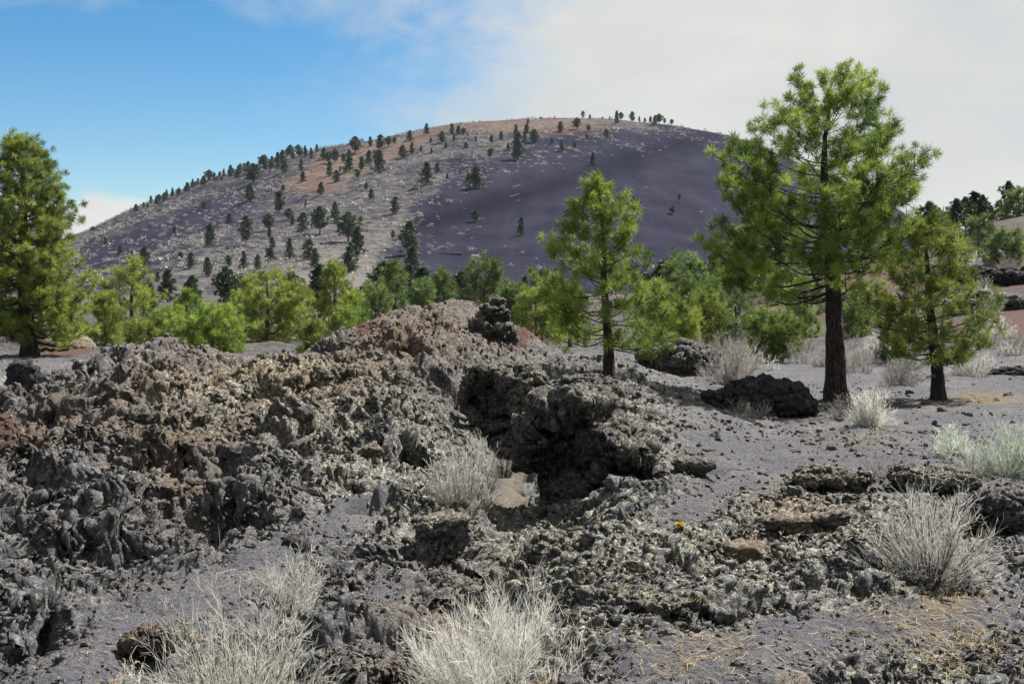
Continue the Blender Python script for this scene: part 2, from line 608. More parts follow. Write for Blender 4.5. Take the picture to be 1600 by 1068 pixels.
# ------------------------------------------------------------------ materials
def new_mat(name):
    m = bpy.data.materials.new(name)
    m.use_nodes = True
    g = NT(m.node_tree)
    out = g.node('ShaderNodeOutputMaterial')
    b = g.node('ShaderNodeBsdfPrincipled')
    b.inputs['Specular IOR Level'].default_value = 0.25
    g.link(b.outputs[0], out.inputs[0])
    tc = g.node('ShaderNodeTexCoord')
    return m, g, b, out, tc.outputs['Object']


def bump(g, b, h, strength, dist):
    n = g.node('ShaderNodeBump')
    n.inputs['Strength'].default_value = strength
    n.inputs['Distance'].default_value = dist
    g.link(h, n.inputs['Height'])
    g.link(n.outputs[0], b.inputs['Normal'])


def lava_colour(g, p, lich, brown, scale=1.0, dark=1.0):
    n1 = g.noise(p, 1.1 * scale, 5, 0.6)
    n2 = g.noise(p, 6.0 * scale, 6, 0.68)
    n3 = g.noise(p, 26.0 * scale, 5, 0.72)
    n4 = g.noise(p, 85.0 * scale, 3, 0.7)
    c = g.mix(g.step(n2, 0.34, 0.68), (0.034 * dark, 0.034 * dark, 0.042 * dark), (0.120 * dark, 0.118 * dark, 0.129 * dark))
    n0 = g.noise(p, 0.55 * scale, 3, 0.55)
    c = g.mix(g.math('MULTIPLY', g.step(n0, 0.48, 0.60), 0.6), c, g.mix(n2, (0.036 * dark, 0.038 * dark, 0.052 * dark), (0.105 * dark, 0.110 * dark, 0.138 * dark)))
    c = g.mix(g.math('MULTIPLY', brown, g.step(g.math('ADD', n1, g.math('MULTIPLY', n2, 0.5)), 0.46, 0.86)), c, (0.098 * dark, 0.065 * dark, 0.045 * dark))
    # ash and dust grey, lichen straw-green, in spots of their own shape
    c = g.mix(g.math('MULTIPLY', g.step(n3, 0.50, 0.66), 0.55), c, (0.23 * dark, 0.222 * dark, 0.20 * dark))
    l = g.math('MULTIPLY', lich, g.step(g.math('ADD', g.math('MULTIPLY', n4, 0.55), g.math('MULTIPLY', n3, 0.6)), 0.562, 0.69))
    c = g.mix(l, c, (0.40, 0.385, 0.27))
    c = g.mix(g.step(n4, 0.62, 0.70), c, (0.028, 0.026, 0.027))
    return c, n2, n3, n4


def ground_material():
    m, g, b, out, p = new_mat("cinder_and_lava")
    lava, red, sand, brown, lich = [g.attr(k) for k in ('lava', 'red', 'sand', 'brown', 'lichen')]
    lc, n2, n3, n4 = lava_colour(g, p, lich, brown)
    nb = g.noise(p, 0.7, 4, 0.6)
    cc = g.mix(g.step(n3, 0.35, 0.65), (0.053, 0.053, 0.063), (0.098, 0.096, 0.110))
    cc = g.mix(g.math('MULTIPLY', g.step(nb, 0.45, 0.7), 0.5), cc, (0.145, 0.138, 0.128))
    cc = g.mix(g.step(n4, 0.60, 0.66), cc, (0.22, 0.20, 0.17))
    cc = g.mix(g.step(n4, 0.40, 0.34), cc, (0.03, 0.03, 0.033))
    plain = g.attr('plain')
    pc = g.mix(g.step(g.math('ADD', n2, g.math('MULTIPLY', nb, 0.6)), 0.62, 0.95), (0.021, 0.020, 0.026), (0.068, 0.061, 0.050))
    cc = g.mix(plain, cc, pc)
    edge = g.step(g.math('ADD', lava, g.math('MULTIPLY', g.math('SUBTRACT', n2, 0.5), 0.9)), 0.25, 0.5)
    c = g.mix(edge, cc, lc)
    rn = g.step(g.math('ADD', red, g.math('MULTIPLY', g.math('SUBTRACT', n2, 0.5), 0.7)), 0.32, 0.62)
    c = g.mix(g.math('MULTIPLY', rn, 0.85), c, g.mix(n3, (0.048, 0.025, 0.019), (0.088, 0.046, 0.036)))
    sn = g.step(g.math('ADD', sand, g.math('MULTIPLY', g.math('SUBTRACT', n2, 0.5), 1.5)), 0.36, 0.80)
    c = g.mix(g.math('MULTIPLY', sn, 0.8), c, g.mix(n3, (0.075, 0.065, 0.050), (0.17, 0.145, 0.112)))
    g.link(c, b.inputs['Base Color'])
    b.inputs['Roughness'].default_value = 0.92
    b.inputs['Specular IOR Level'].default_value = 0.08
    h = g.math('ADD', g.math('MULTIPLY', n3, 1.0), g.math('MULTIPLY', n4, 0.7))
    bump(g, b, h, 0.9, 0.045)
    return m


def lava_material(name, dark=1.0, brown=0.3, lich=0.5):
    m, g, b, out, p = new_mat(name)
    geo = g.node('ShaderNodeNewGeometry')
    lc, n2, n3, n4 = lava_colour(g, geo.outputs['Position'], lich, brown, 1.0, dark)
    g.link(lc, b.inputs['Base Color'])
    b.inputs['Roughness'].default_value = 0.92
    b.inputs['Specular IOR Level'].default_value = 0.1
    bump(g, b, g.math('ADD', n3, g.math('MULTIPLY', n4, 0.7)), 1.0, 0.06)
    return m


def hill_material():
    m, g, b, out, p = new_mat("cone_cinder")
    grass, red, dk = g.attr('grass'), g.attr('red'), g.attr('band')
    n0 = g.noise(p, 0.012, 4, 0.6)
    n1 = g.noise(p, 0.06, 6, 0.62)
    n2 = g.noise(p, 0.35, 5, 0.7)
    n5 = g.noise(p, 1.6, 4, 0.75)
    mp = g.node('ShaderNodeMapping')
    mp.inputs['Rotation'].default_value = (0, 0, math.radians(-24))
    mp.inputs['Scale'].default_value = (0.11, 0.008, 0.02)
    g.link(p, mp.inputs[0])
    streak = g.noise(mp.outputs[0], 1.0, 4, 0.6)
    c = g.mix(g.step(g.math('ADD', g.math('MULTIPLY', n1, 0.6), g.math('MULTIPLY', streak, 0.5)), 0.38, 0.72), (0.0112, 0.0110, 0.0200), (0.0210, 0.0208, 0.0335))
    c = g.mix(g.math('MULTIPLY', g.step(n5, 0.50, 0.66), 0.5), c, (0.036, 0.034, 0.045))
    c = g.mix(g.math('MULTIPLY', g.step(n5, 0.46, 0.34), 0.5), c, (0.008, 0.0075, 0.013))
    c = g.mix(g.math('MULTIPLY', dk, 0.85), c, (0.0075, 0.0070, 0.0125))
    rn = g.step(g.math('ADD', red, g.math('MULTIPLY', g.math('SUBTRACT', n1, 0.5), 0.8)), 0.22, 0.65)
    c = g.mix(g.math('MULTIPLY', rn, 0.75), c, (0.082, 0.046, 0.034))
    gn = g.math('ADD', grass, g.math('MULTIPLY', g.math('SUBTRACT', n2, 0.5), 1.3))
    gn = g.math('ADD', gn, g.math('MULTIPLY', g.math('SUBTRACT', n1, 0.5), 0.7))
    c = g.mix(g.math('MULTIPLY', g.step(gn, 0.40, 0.95), 0.75), c, (0.122, 0.112, 0.100))
    g.link(c, b.inputs['Base Color'])
    b.inputs['Roughness'].default_value = 1.0
    b.inputs['Specular IOR Level'].default_value = 0.0
    bump(g, b, n2, 0.5, 0.6)
    return m


def leaf_material(name, lo, hi, trans=0.35, rough=0.6):
    m, g, b, out, p = new_mat(name)
    t = g.attr('tint')
    oi = g.node('ShaderNodeObjectInfo')
    c = g.mix(t, lo, hi)
    hs = g.node('ShaderNodeHueSaturation')
    g.put(hs.inputs['Value'], g.math('ADD', 0.76, g.math('MULTIPLY', oi.outputs['Random'], 0.48)))
    g.link(c, hs.inputs['Color'])
    g.link(hs.outputs[0], b.inputs['Base Color'])
    b.inputs['Roughness'].default_value = rough
    tr = g.node('ShaderNodeBsdfTranslucent')
    g.link(hs.outputs[0], tr.inputs['Color'])
    mx = g.node('ShaderNodeMixShader')
    mx.inputs[0].default_value = trans
    g.link(b.outputs[0], mx.inputs[1])
    g.link(tr.outputs[0], mx.inputs[2])
    g.link(mx.outputs[0], out.inputs[0])
    return m


def bark_material(name, lo, hi):
    m, g, b, out, p = new_mat(name)
    mp = g.node('ShaderNodeMapping')
    mp.inputs['Scale'].default_value = (1, 1, 0.28)
    g.link(p, mp.inputs[0])
    n = g.noise(mp.outputs[0], 22, 5, 0.65)
    v = g.voro(mp.outputs[0], 16, 'DISTANCE_TO_EDGE').outputs['Distance']
    c = g.mix(g.step(n, 0.35, 0.68), lo, hi)
    g.link(c, b.inputs['Base Color'])
    b.inputs['Roughness'].default_value = 0.9
    bump(g, b, g.math('ADD', g.step(v, 0.0, 0.12), n), 0.9, 0.025)
    return m


M_GROUND = ground_material()
M_HILL = hill_material()
M_LAVA = lava_material("lava_grey", 1.0, 0.25, 0.55)
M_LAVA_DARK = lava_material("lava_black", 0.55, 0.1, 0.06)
M_LAVA_BLOCK = lava_material("lava_block_grey", 0.85, 0.25, 0.75)
M_LAVA_BROWN = lava_material("lava_brown", 1.05, 0.9, 0.45)
M_LAVA_LICHEN = lava_material("lava_lichen", 1.0, 0.3, 1.0)
M_LAVA_TAN = lava_material("lava_tan", 1.5, 1.0, 0.5)
M_NEEDLE = leaf_material("pine_needles", (0.030, 0.066, 0.010), (0.204, 0.275, 0.046), 0.36)
M_NEEDLE_Y = leaf_material("pine_needles_yellow", (0.054, 0.095, 0.015), (0.274, 0.326, 0.060), 0.34)
M_NEEDLE_D = leaf_material("pine_needles_dark", (0.032, 0.064, 0.019), (0.146, 0.200, 0.056), 0.28)
M_NEEDLE_H = leaf_material("pine_needles_hill", (0.016, 0.031, 0.013), (0.059, 0.081, 0.034), 0.2)
M_BARK = bark_material("pine_bark", (0.012, 0.009, 0.008), (0.060, 0.042, 0.034))
M_BARK_R = bark_material("pine_bark_red", (0.035, 0.022, 0.016), (0.13, 0.08, 0.055))
M_DEAD = bark_material("dead_wood", (0.22, 0.19, 0.16), (0.45, 0.42, 0.38))
M_STEM = bark_material("shrub_stem", (0.05, 0.042, 0.038), (0.16, 0.14, 0.125))
M_TWIG = leaf_material("rabbitbrush_twigs", (0.268, 0.263, 0.236), (0.519, 0.511, 0.465), 0.42, 0.8)
M_TWIG_W = leaf_material("bleached_twigs", (0.340, 0.332, 0.284), (0.599, 0.591, 0.518), 0.42, 0.8)
M_TWIG_G = leaf_material("sage_twigs", (0.249, 0.284, 0.232), (0.464, 0.499, 0.421), 0.42, 0.8)
M_TWIG_B = leaf_material("brown_twigs", (0.122, 0.114, 0.102), (0.277, 0.261, 0.236), 0.35, 0.8)
M_STRAW = leaf_material("straw", (0.202, 0.156, 0.087), (0.386, 0.317, 0.198), 0.4, 0.8)
M_HILLBRUSH = leaf_material("hill_brush_leaf", (0.177, 0.169, 0.153), (0.355, 0.338, 0.307), 0.2, 0.9)
M_FLOWER = leaf_material("yellow_petals", (0.55, 0.40, 0.02), (0.70, 0.54, 0.04), 0.2, 0.6)

# ------------------------------------------------------------------ ground sheet and cone
def build_land():
    U = np.linspace(-0.56, 0.56, 1010)
    az_in = np.arctan(U)
    n_out = 70
    az_out = np.linspace(az_in[-1], 2 * math.pi + az_in[0], n_out + 2)[1:-1]
    az = np.concatenate([az_in, az_out])
    nin = len(az_in)
    r = np.concatenate([np.geomspace(0.4, 4.4, 24, endpoint=False), np.geomspace(4.4, 46, 1080, endpoint=False), np.geomspace(46, 300, 110, endpoint=False),
                        np.geomspace(300, 1600, 260, endpoint=False), np.geomspace(1600, 3200, 8)])
    ncol, nrow = len(az), len(r)
    # rows are at equal depth y inside the view, so the sheet stays even there
    ca = np.cos(np.clip(np.where(az > math.pi, az - 2 * math.pi, az), -0.5105, 0.5105))
    X = (r[:, None] / ca[None, :]) * np.sin(az)[None, :]
    Y = (r[:, None] / ca[None, :]) * np.cos(az)[None, :]
    x, y = X.ravel(), Y.ravel()
    z = base_h(x, y)
    lava, red, sand, brown, lich, rough, px, py, d = masks(x, y, z)
    near = (d < 112)
    det = np.zeros_like(z)
    det[near] = lava_detail(x[near], y[near], lava[near], rough[near]) * (1 - sstep(d[near], 60, 110)) + cleft_h(x[near], y[near]) + swell_h(x[near], y[near])
    zz = z + det
    # sideways push: lips and small overhangs
    amt = np.zeros_like(z)
    amt[near] = lava[near] * rough[near] * (1 - sstep(d[near], 40, 60))
    nx = np.zeros_like(z); ny = np.zeros_like(z)
    for s, a, sd in ((0.5, 0.10, 201), (0.17, 0.045, 205)):
        nx[near] += a * value3(x[near] / s, y[near] / s, zz[near] / s * 2.0, sd)
        ny[near] += a * value3(x[near] / s, y[near] / s, zz[near] / s * 2.0, sd + 1)
    x2, y2 = x + nx * amt, y + ny * amt
    V = np.stack([x2, y2, zz], -1)
    # clinker on the steep faces: pushed out along the face itself, so it does not stretch
    nr = int(np.searchsorted(r, 32))
    G = V.reshape(nrow, ncol, 3)[:nr, :nin]
    N = np.cross(np.gradient(G, axis=1), np.gradient(G, axis=0)).reshape(-1, 3)
    N /= np.linalg.norm(N, axis=1, keepdims=True) + 1e-12
    idx = (np.arange(nr)[:, None] * ncol + np.arange(nin)[None, :]).ravel()
    sel = (np.abs(N[:, 2]) < 0.86) & (lava[idx] > 0.25) & (V[idx, 1] > 4.6)
    idx, N = idx[sel], N[sel]
    N *= np.sign(N[:, 2:3] + 1e-9)
    k = (lava[idx] * sstep(1 - np.abs(N[:, 2]), 0.14, 0.4))[:, None]
    for s, a, sd in ((0.17, 0.075, 301), (0.07, 0.034, 305)):
        f1, f2, ra = worley3(V[idx] / s * np.array([1, 1, 1.35]), sd)
        c = (0.25 + 1.1 * ra) * np.sqrt(np.clip((f2 - f1) / 0.4, 0, 1)) - 0.4
        V[idx] += N * k * (a * c)[:, None]
    i = np.arange(nrow - 1)[:, None]
    j = np.arange(ncol)[None, :]
    jn = (j + 1) % ncol
    Q = np.stack([i * ncol + j, i * ncol + jn, (i + 1) * ncol + jn, (i + 1) * ncol + j], -1)
    hill_rows = (r[:-1] >= 300) & (r[:-1] < 1600)
    hm = hill_rows[:, None] & ((np.arange(ncol) < nin - 1)[None, :])
    # grass, red and band masks of the cone
    wob = 60 * fbm2(x / 60, y / 60, 3, 15)
    sky = np.interp(px, SKYX, SKYY)
    below = py - sky
    edge = np.interp(px, [0, 300, 480, 700, 850, 1000, 1080, 1140, 1200], [900, 600, 330, 90, 60, 35, 8, -5, -30])
    grass = sstep(edge - below + wob * 0.6, -25, 40) * 0.62
    grass += 0.35 * ell(px, py, 640, 420, 110, 50) + 0.30 * ell(px, py, 560, 440, 140, 30)
    grass -= 0.30 * ell(px, py, 300, 345, 150, 40, -25) + 0.3 * ell(px, py, 140, 415, 60, 40)
    hred = ell(px, py, 835, 197, 125, 13, 0) + 0.9 * ell(px, py, 540, 255, 75, 24, -20) + 0.7 * ell(px, py, 640, 225, 60, 14, -20) + 0.5 * ell(px, py, 490, 290, 60, 20)
    band = ell(px, py, 830, 300, 220, 17, -16) + 0.6 * ell(px, py, 1060, 225, 130, 12, -12) + 0.5 * ell(px, py, 680, 345, 80, 14, -5)
    plain = sstep(d, 33, 52) * (1 - 0.1 * sstep(px, 1050, 1200))
    A = dict(plain=plain, lava=lava, red=red, sand=sand, brown=brown, lichen=lich)

    def sub(name, quads, attrs, mat):
        idx = np.unique(quads)
        remap = np.zeros(len(V), np.int64)
        remap[idx] = np.arange(len(idx))
        me = mesh_np(name, V[idx], remap[quads], None, {k: v[idx] for k, v in attrs.items()}, True)
        me.materials.append(mat)
        return link(bpy.data.objects.new(name, me))

    gq = Q[~hm]
    # close the middle under the camera
    g = sub('ground', gq.reshape(-1, 4), A, M_GROUND)
    tag(g, 'dark cinder and rough lava ground with smooth ash patches', 'ground', kind='structure')
    h = sub('cinder_hill', Q[hm].reshape(-1, 4), dict(grass=grass, red=hred, band=band), M_HILL)
    tag(h, 'large purple grey cinder cone hill with pale grassy left slope', 'hill', kind='structure')


build_land()
# ------------------------------------------------------------------ lava outcrops and loose rock
import bmesh


def ico(level):
    bm = bmesh.new()
    bmesh.ops.create_icosphere(bm, subdivisions=level, radius=1.0)
    v = np.array([p.co[:] for p in bm.verts])
    f = np.array([[q.index for q in t.verts] for t in bm.faces])
    bm.free()
    return v, f


ICO7, ICO6, ICO4, ICO1 = ico(7), ico(6), ico(4), ico(1)


def vnormals(v, f):
    n = np.zeros_like(v)
    fn = np.cross(v[f[:, 1]] - v[f[:, 0]], v[f[:, 2]] - v[f[:, 0]])
    for k in range(3):
        np.add.at(n, f[:, k], fn)
    return n / (np.linalg.norm(n, axis=1, keepdims=True) + 1e-12)


def craggy(v, f, size, seed, amp=1.0):
    """push a closed surface in and out as broken clinkery lava: plates and cracks first, then nodules"""
    off = np.array([seed * 3.17, seed * 1.71, seed * 5.3])
    levels = [(0.60 * size, 0.15 * size * amp, 0.5), (0.27 * size, 0.085 * size * amp, 0.55), (0.125 * size, 0.045 * size * amp, 0.4)]
    levels += [(s, s * 0.42 * min(1.0, 0.35 + amp * 0.65), 0.0) for s in (0.085, 0.045, 0.024) if s < 0.11 * size]
    st = np.array([1.0, 1.0, 1.55])                        # flattened pieces: the flow's layering
    for k0, (s, a, crack) in enumerate(levels):
        n = vnormals(v, f)
        q = v / s * (st if k0 < 3 else 1.0) + off
        w = np.stack([value3(q[:, 0] * 1.3, q[:, 1] * 1.3, q[:, 2] * 1.3, seed + 9 + k) for k in range(3)], -1)
        f1, f2, ra = worley3(q + 0.35 * w, seed + k0 * 13)
        e = f2 - f1
        if crack:
            c = 1.3 * ra - 0.75 + 0.30 * np.clip(e / 0.12, 0, 1) - crack * (1 - np.clip(e / 0.08, 0, 1))
        else:
            c = (0.3 + ra) * np.sqrt(np.clip(e / 0.45, 0, 1)) - 0.4
        v = v + n * (a * c)[:, None]
    return v


def outcrop(name, label, px, row, wpx, hpx, mat, seed, under=0.25, deep=0.8, lean=0.0, d=None, box=0.75, amp=1.0, level=None, cat='lava outcrop', sink=0.25, tilt=0.0, shape=None, zbase=None, rot=0.0, caves=None):
    if d is None:
        x, y = hit(px, row)
    else:
        y = d
        x = ray(px, row)[0] * d
    sc = y / 2000.0
    zb = CAMZ + ray(px, row)[1] * y if zbase is None else zbase
    sx, sz = wpx * 0.5 * sc, hpx * sc
    sy = sx * deep
    v, f = ICO6 if level is None else level
    p = np.sign(v) * np.abs(v) ** box
    p = p / np.max(np.abs(p), axis=0)
    zz = p[:, 2]
    k = 1 - under * np.clip((0.35 - zz) / 1.35, 0, 1)
    h = (zz + 1) * 0.5                                     # 0 bottom .. 1 top
    P = np.stack([p[:, 0] * sx * k + lean * sx * h, p[:, 1] * sy * k, h * sz * (1 + sink) - sink * sz + tilt * p[:, 0] * sz * np.clip(h, 0, 1)], -1)
    if shape is not None:
        P = shape(P, sx, sy, sz)
    if caves:
        P, f = carve(P, f, sx, sy, sz, caves, max(max(sx, sz) / 48, 0.009))
    P = craggy(P, f, min(max(sx, sz), 1.2 * (sx * sz) ** 0.5) * 1.25, seed, amp)
    if rot:
        ca, sa = math.cos(math.radians(rot)), math.sin(math.radians(rot))
        P = np.stack([P[:, 0] * ca - P[:, 1] * sa, P[:, 0] * sa + P[:, 1] * ca, P[:, 2]], -1)
    me = mesh_np(name, P, None, f, None, False)
    me.materials.append(mat)
    o = link(bpy.data.objects.new(name, me))
    o.location = (x, y + sy * 0.6, zb)
    return tag(o, label, cat)


def temp_obj(v, f):
    me = bpy.data.meshes.new('tmp')
    me.from_pydata([tuple(p) for p in v], [], [tuple(int(i) for i in t) for t in f])
    return link(bpy.data.objects.new('tmp', me))


def carve(P, f, sx, sy, sz, caves, voxel):
    """cut ellipsoid caves out of a rock and remesh it evenly"""
    o = temp_obj(P, f)
    tmp = [o]
    for cx, cy, cz, rx, ry, rz in caves:
        v = ICO4[0] * np.array([rx * sx, ry * sy, rz * sz]) + np.array([cx * sx, cy * sy, cz * sz])
        v = v + 0.12 * min(sx, sz) * np.stack([value3(v[:, 0] * 3 / sx, v[:, 1] * 3 / sx, v[:, 2] * 3 / sx, k) for k in range(3)], -1)
        h = temp_obj(v, ICO4[1])
        tmp.append(h)
        m = o.modifiers.new('cut', 'BOOLEAN')
        m.operation = 'DIFFERENCE'
        m.solver = 'EXACT'
        m.object = h
    m = o.modifiers.new('even', 'REMESH')
    m.mode = 'VOXEL'
    m.voxel_size = voxel
    bpy.context.view_layer.update()
    ev = o.evaluated_get(bpy.context.evaluated_depsgraph_get())
    me = ev.to_mesh()
    me.calc_loop_triangles()
    v = np.zeros(len(me.vertices) * 3)
    me.vertices.foreach_get('co', v)
    t = np.zeros(len(me.loop_triangles) * 3, np.int32)
    me.loop_triangles.foreach_get('vertices', t)
    ev.to_mesh_clear()
    for x in tmp:
        d = x.data
        bpy.data.objects.remove(x)
        bpy.data.meshes.remove(d)
    return v.reshape(-1, 3), t.reshape(-1, 3)


def wall_left(P, sx, sy, sz):
    """main block: sheer on its left and near side, falling away to the right"""
    xr = P[:, 0] / sx
    P[:, 2] *= 1 - 0.82 * np.clip((xr + 0.35) / 1.35, 0, 1) ** 1.05
    P[:, 1] += 0.35 * sy * np.clip(P[:, 2] / sz, 0, 1)
    return P


def spike(P, sx, sy, sz):
    h = np.clip(P[:, 2] / sz, 0, 1)
    k = 1 - 0.62 * h ** 0.8
    P[:, 0] *= k
    P[:, 1] *= k
    P[:, 0] += 0.22 * sx * h
    return P


CAVE_BLOCK = ((-0.60, -0.85, 0.40, 0.62, 1.0, 0.42), (0.0, -0.95, 0.26, 0.50, 0.9, 0.32), (-0.95, -0.1, 0.30, 0.5, 0.6, 0.34), (-0.48, -0.75, 0.72, 0.10, 0.8, 0.24), (0.28, -0.85, 0.42, 0.16, 0.6, 0.13), (0.45, -1.0, 0.05, 0.3, 0.7, 0.14), (-0.2, -0.8, 0.98, 0.22, 0.5, 0.09))
CAVE_FRONT = ((-0.50, -0.85, 0.38, 0.62, 1.0, 0.52), (-0.98, -0.2, 0.40, 0.5, 0.7, 0.42), (0.25, -0.95, 0.20, 0.3, 0.6, 0.24))
CAVE_SLOT = ((-0.5, -0.9, 0.22, 0.36, 0.75, 0.26), (0.1, -0.95, 0.14, 0.30, 0.7, 0.20), (0.6, -0.85, 0.26, 0.28, 0.6, 0.22))


outcrop('lava_block', 'tall lichen covered lava block with a sheer black shaded left wall over the sandy gully', 958, 826, 265, 216, M_LAVA_BLOCK, 3, 0.10, 1.0, 0.0, d=11.3, shape=wall_left, caves=CAVE_BLOCK, cat='lava block', box=0.6, amp=0.75)
outcrop('lava_block', 'low jagged lichen lava lump at the near foot of the tall shaded lava block', 890, 905, 140, 62, M_LAVA_LICHEN, 4, 0.25, 0.8, d=9.0, cat='lava block', caves=CAVE_SLOT)
outcrop('lava_outcrop', 'dark grey overhanging lava outcrop with a black cave mouth below the middle pine', 790, 700, 135, 132, M_LAVA_BLOCK, 5, 0.30, 0.9, d=16.2, caves=CAVE_FRONT, box=0.6, amp=0.8)
outcrop('lava_pinnacle', 'ragged dark lava pinnacle standing on top of the brown central ridge', 764, 530, 62, 60, M_LAVA, 6, -0.25, 0.8, 0.1, d=25.0, cat='lava pinnacle', box=0.8, amp=1.5, shape=spike)
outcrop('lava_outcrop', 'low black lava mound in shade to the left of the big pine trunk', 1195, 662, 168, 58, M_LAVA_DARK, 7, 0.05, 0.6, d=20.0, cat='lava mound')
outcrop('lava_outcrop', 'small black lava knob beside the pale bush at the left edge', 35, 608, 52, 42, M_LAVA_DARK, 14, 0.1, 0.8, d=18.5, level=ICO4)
outcrop('lava_outcrop', 'small lava shelf at the mouth of the sandy gully left side', 690, 850, 90, 45, M_LAVA_LICHEN, 21, 0.40, 0.8, level=ICO4)
outcrop('lava_outcrop', 'arched tan lava slab with a black gap beneath on the right cinder slope', 1312, 770, 130, 32, M_LAVA_LICHEN, 22, 0.45, 0.6, caves=CAVE_SLOT, cat='lava slab', sink=0.5, tilt=0.14, lean=-0.15)
outcrop('lava_slab', 'flat pinkish tan lava slab casting a shadow on grey cinder', 1232, 828, 84, 22, M_LAVA_TAN, 23, 0.5, 0.6, cat='lava slab', level=ICO4)
outcrop('lava_slab', 'smaller pinkish tan lava slab tilted beside the flat one', 1302, 822, 60, 22, M_LAVA_TAN, 24, 0.5, 0.6, cat='lava slab', level=ICO4, tilt=0.3)
outcrop('lava_slab', 'tan crumbly lava lump below the flat pinkish slabs', 1163, 880, 76, 26, M_LAVA_TAN, 25, 0.3, 0.8, cat='lava slab', level=ICO4)
outcrop('lava_outcrop', 'dark lava bank in shade at the right edge below the sage bushes', 1590, 830, 144, 52, M_LAVA, 30, 0.45, 0.6, caves=CAVE_SLOT, sink=0.5, tilt=0.14, lean=0.05)
outcrop('lava_outcrop', 'lichened lava knob behind the dark stemmed bush', 1470, 765, 132, 27, M_LAVA_LICHEN, 31, 0.3, 0.7, sink=0.5, tilt=-0.14, lean=-0.05)
outcrop('lava_outcrop', 'grey lava rubble ridge behind the middle pine trunk', 1060, 590, 130, 48, M_LAVA, 32, 0.15, 0.6, d=27.5)
outcrop('lava_outcrop', 'flat grey lava shelf beside the base of the middle pine', 910, 640, 120, 45, M_LAVA, 33, 0.4, 0.7, d=17.5, caves=CAVE_SLOT)
outcrop('lava_outcrop', 'small dark lava ledge with black undercut right of the tall block', 1085, 742, 64, 26, M_LAVA, 34, 0.55, 0.7, level=ICO4)
outcrop('lava_outcrop', 'lichen lava hummock with a black undercut lower right of the central bush', 1010, 975, 120, 42, M_LAVA_LICHEN, 36, 0.5, 0.7, caves=CAVE_SLOT)
outcrop('lava_outcrop', 'reddish brown lava chunk inside the bare twig bush', 235, 1015, 99, 27, M_LAVA_BROWN, 38, 0.25, 0.8, sink=0.5, tilt=0.28, lean=0.05)
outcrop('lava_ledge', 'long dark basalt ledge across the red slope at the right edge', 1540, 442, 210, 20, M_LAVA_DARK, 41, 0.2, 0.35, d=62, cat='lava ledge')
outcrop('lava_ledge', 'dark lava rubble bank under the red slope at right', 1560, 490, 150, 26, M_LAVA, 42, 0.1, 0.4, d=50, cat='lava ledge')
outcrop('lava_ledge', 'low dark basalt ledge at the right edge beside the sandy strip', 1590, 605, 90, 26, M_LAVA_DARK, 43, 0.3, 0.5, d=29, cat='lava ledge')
outcrop('cinder_mound', 'smooth reddish tan mound behind the fallen log at left', 95, 560, 96, 40, M_LAVA_TAN, 44, 0.0, 0.8, d=47, amp=0.12, box=1.0, cat='mound', sink=0.4)

rng = np.random.default_rng(7)
ROCKS = []
for k in range(9):
    v, f = ICO4
    p = np.sign(v) * np.abs(v) ** rng.uniform(0.6, 0.9)
    P = p * np.array([1.0, rng.uniform(0.6, 1.0), rng.uniform(0.45, 0.8)])
    P = craggy(P, f, 1.1, 60 + k, 1.15)
    me = mesh_np('lava_rock', P, None, f)
    me.materials.append([M_LAVA, M_LAVA, M_LAVA_DARK, M_LAVA_LICHEN, M_LAVA_BROWN, M_LAVA, M_LAVA_TAN, M_LAVA_LICHEN, M_LAVA][k])
    ROCKS.append(me)
ZONES = [  # count, cx, cy, rx, ry, size range px, label
    (52, 1290, 880, 270, 90, (8, 34), 'broken lava rock lying on the right cinder slope'),
    (14, 1200, 735, 210, 50, (6, 22), 'small lava rock scattered on the smooth cinder below the big pine'),
    (26, 1230, 1010, 330, 40, (7, 26), 'lava rock lying on the grey cinder strip along the bottom right'),
    (44, 900, 930, 170, 110, (9, 36), 'lichened lava chunk below the tall shaded block'),
    (30, 260, 1000, 300, 60, (8, 26), 'small lava rock on the smooth ash ramp at bottom left'),
    (50, 520, 760, 240, 110, (12, 40), 'loose lava chunk on the middle of the left flow'),
    (40, 130, 720, 190, 130, (12, 42), 'loose lava chunk on the far left part of the flow'),
    (12, 1480, 632, 130, 22, (6, 16), 'small dark rock along the cinder path by the pines')]
for cnt, cx, cy, rx, ry, (s0, s1), label in ZONES:
    for i in range(cnt):
        a, q = rng.uniform(0, 6.283), math.sqrt(rng.uniform(0, 1))
        px, py = cx + rx * q * math.cos(a), cy + ry * q * math.sin(a)
        x, y = hit(px, py)
        s = (s0 + (s1 - s0) * rng.uniform(0, 1) ** 2.2) * 0.5 * y / 2000
        o = bpy.data.objects.new('lava_rock', ROCKS[int(rng.integers(9))])
        COL.objects.link(o)
        o.location = (x, y, float(full_h(x, y)[0]) + s * 0.18)
        o.scale = (s, s, s)
        o.rotation_euler = (rng.uniform(-0.5, 0.5), rng.uniform(-0.5, 0.5), rng.uniform(0, 6.28))
        tag(o, label, 'rock', 'loose rocks: ' + label)


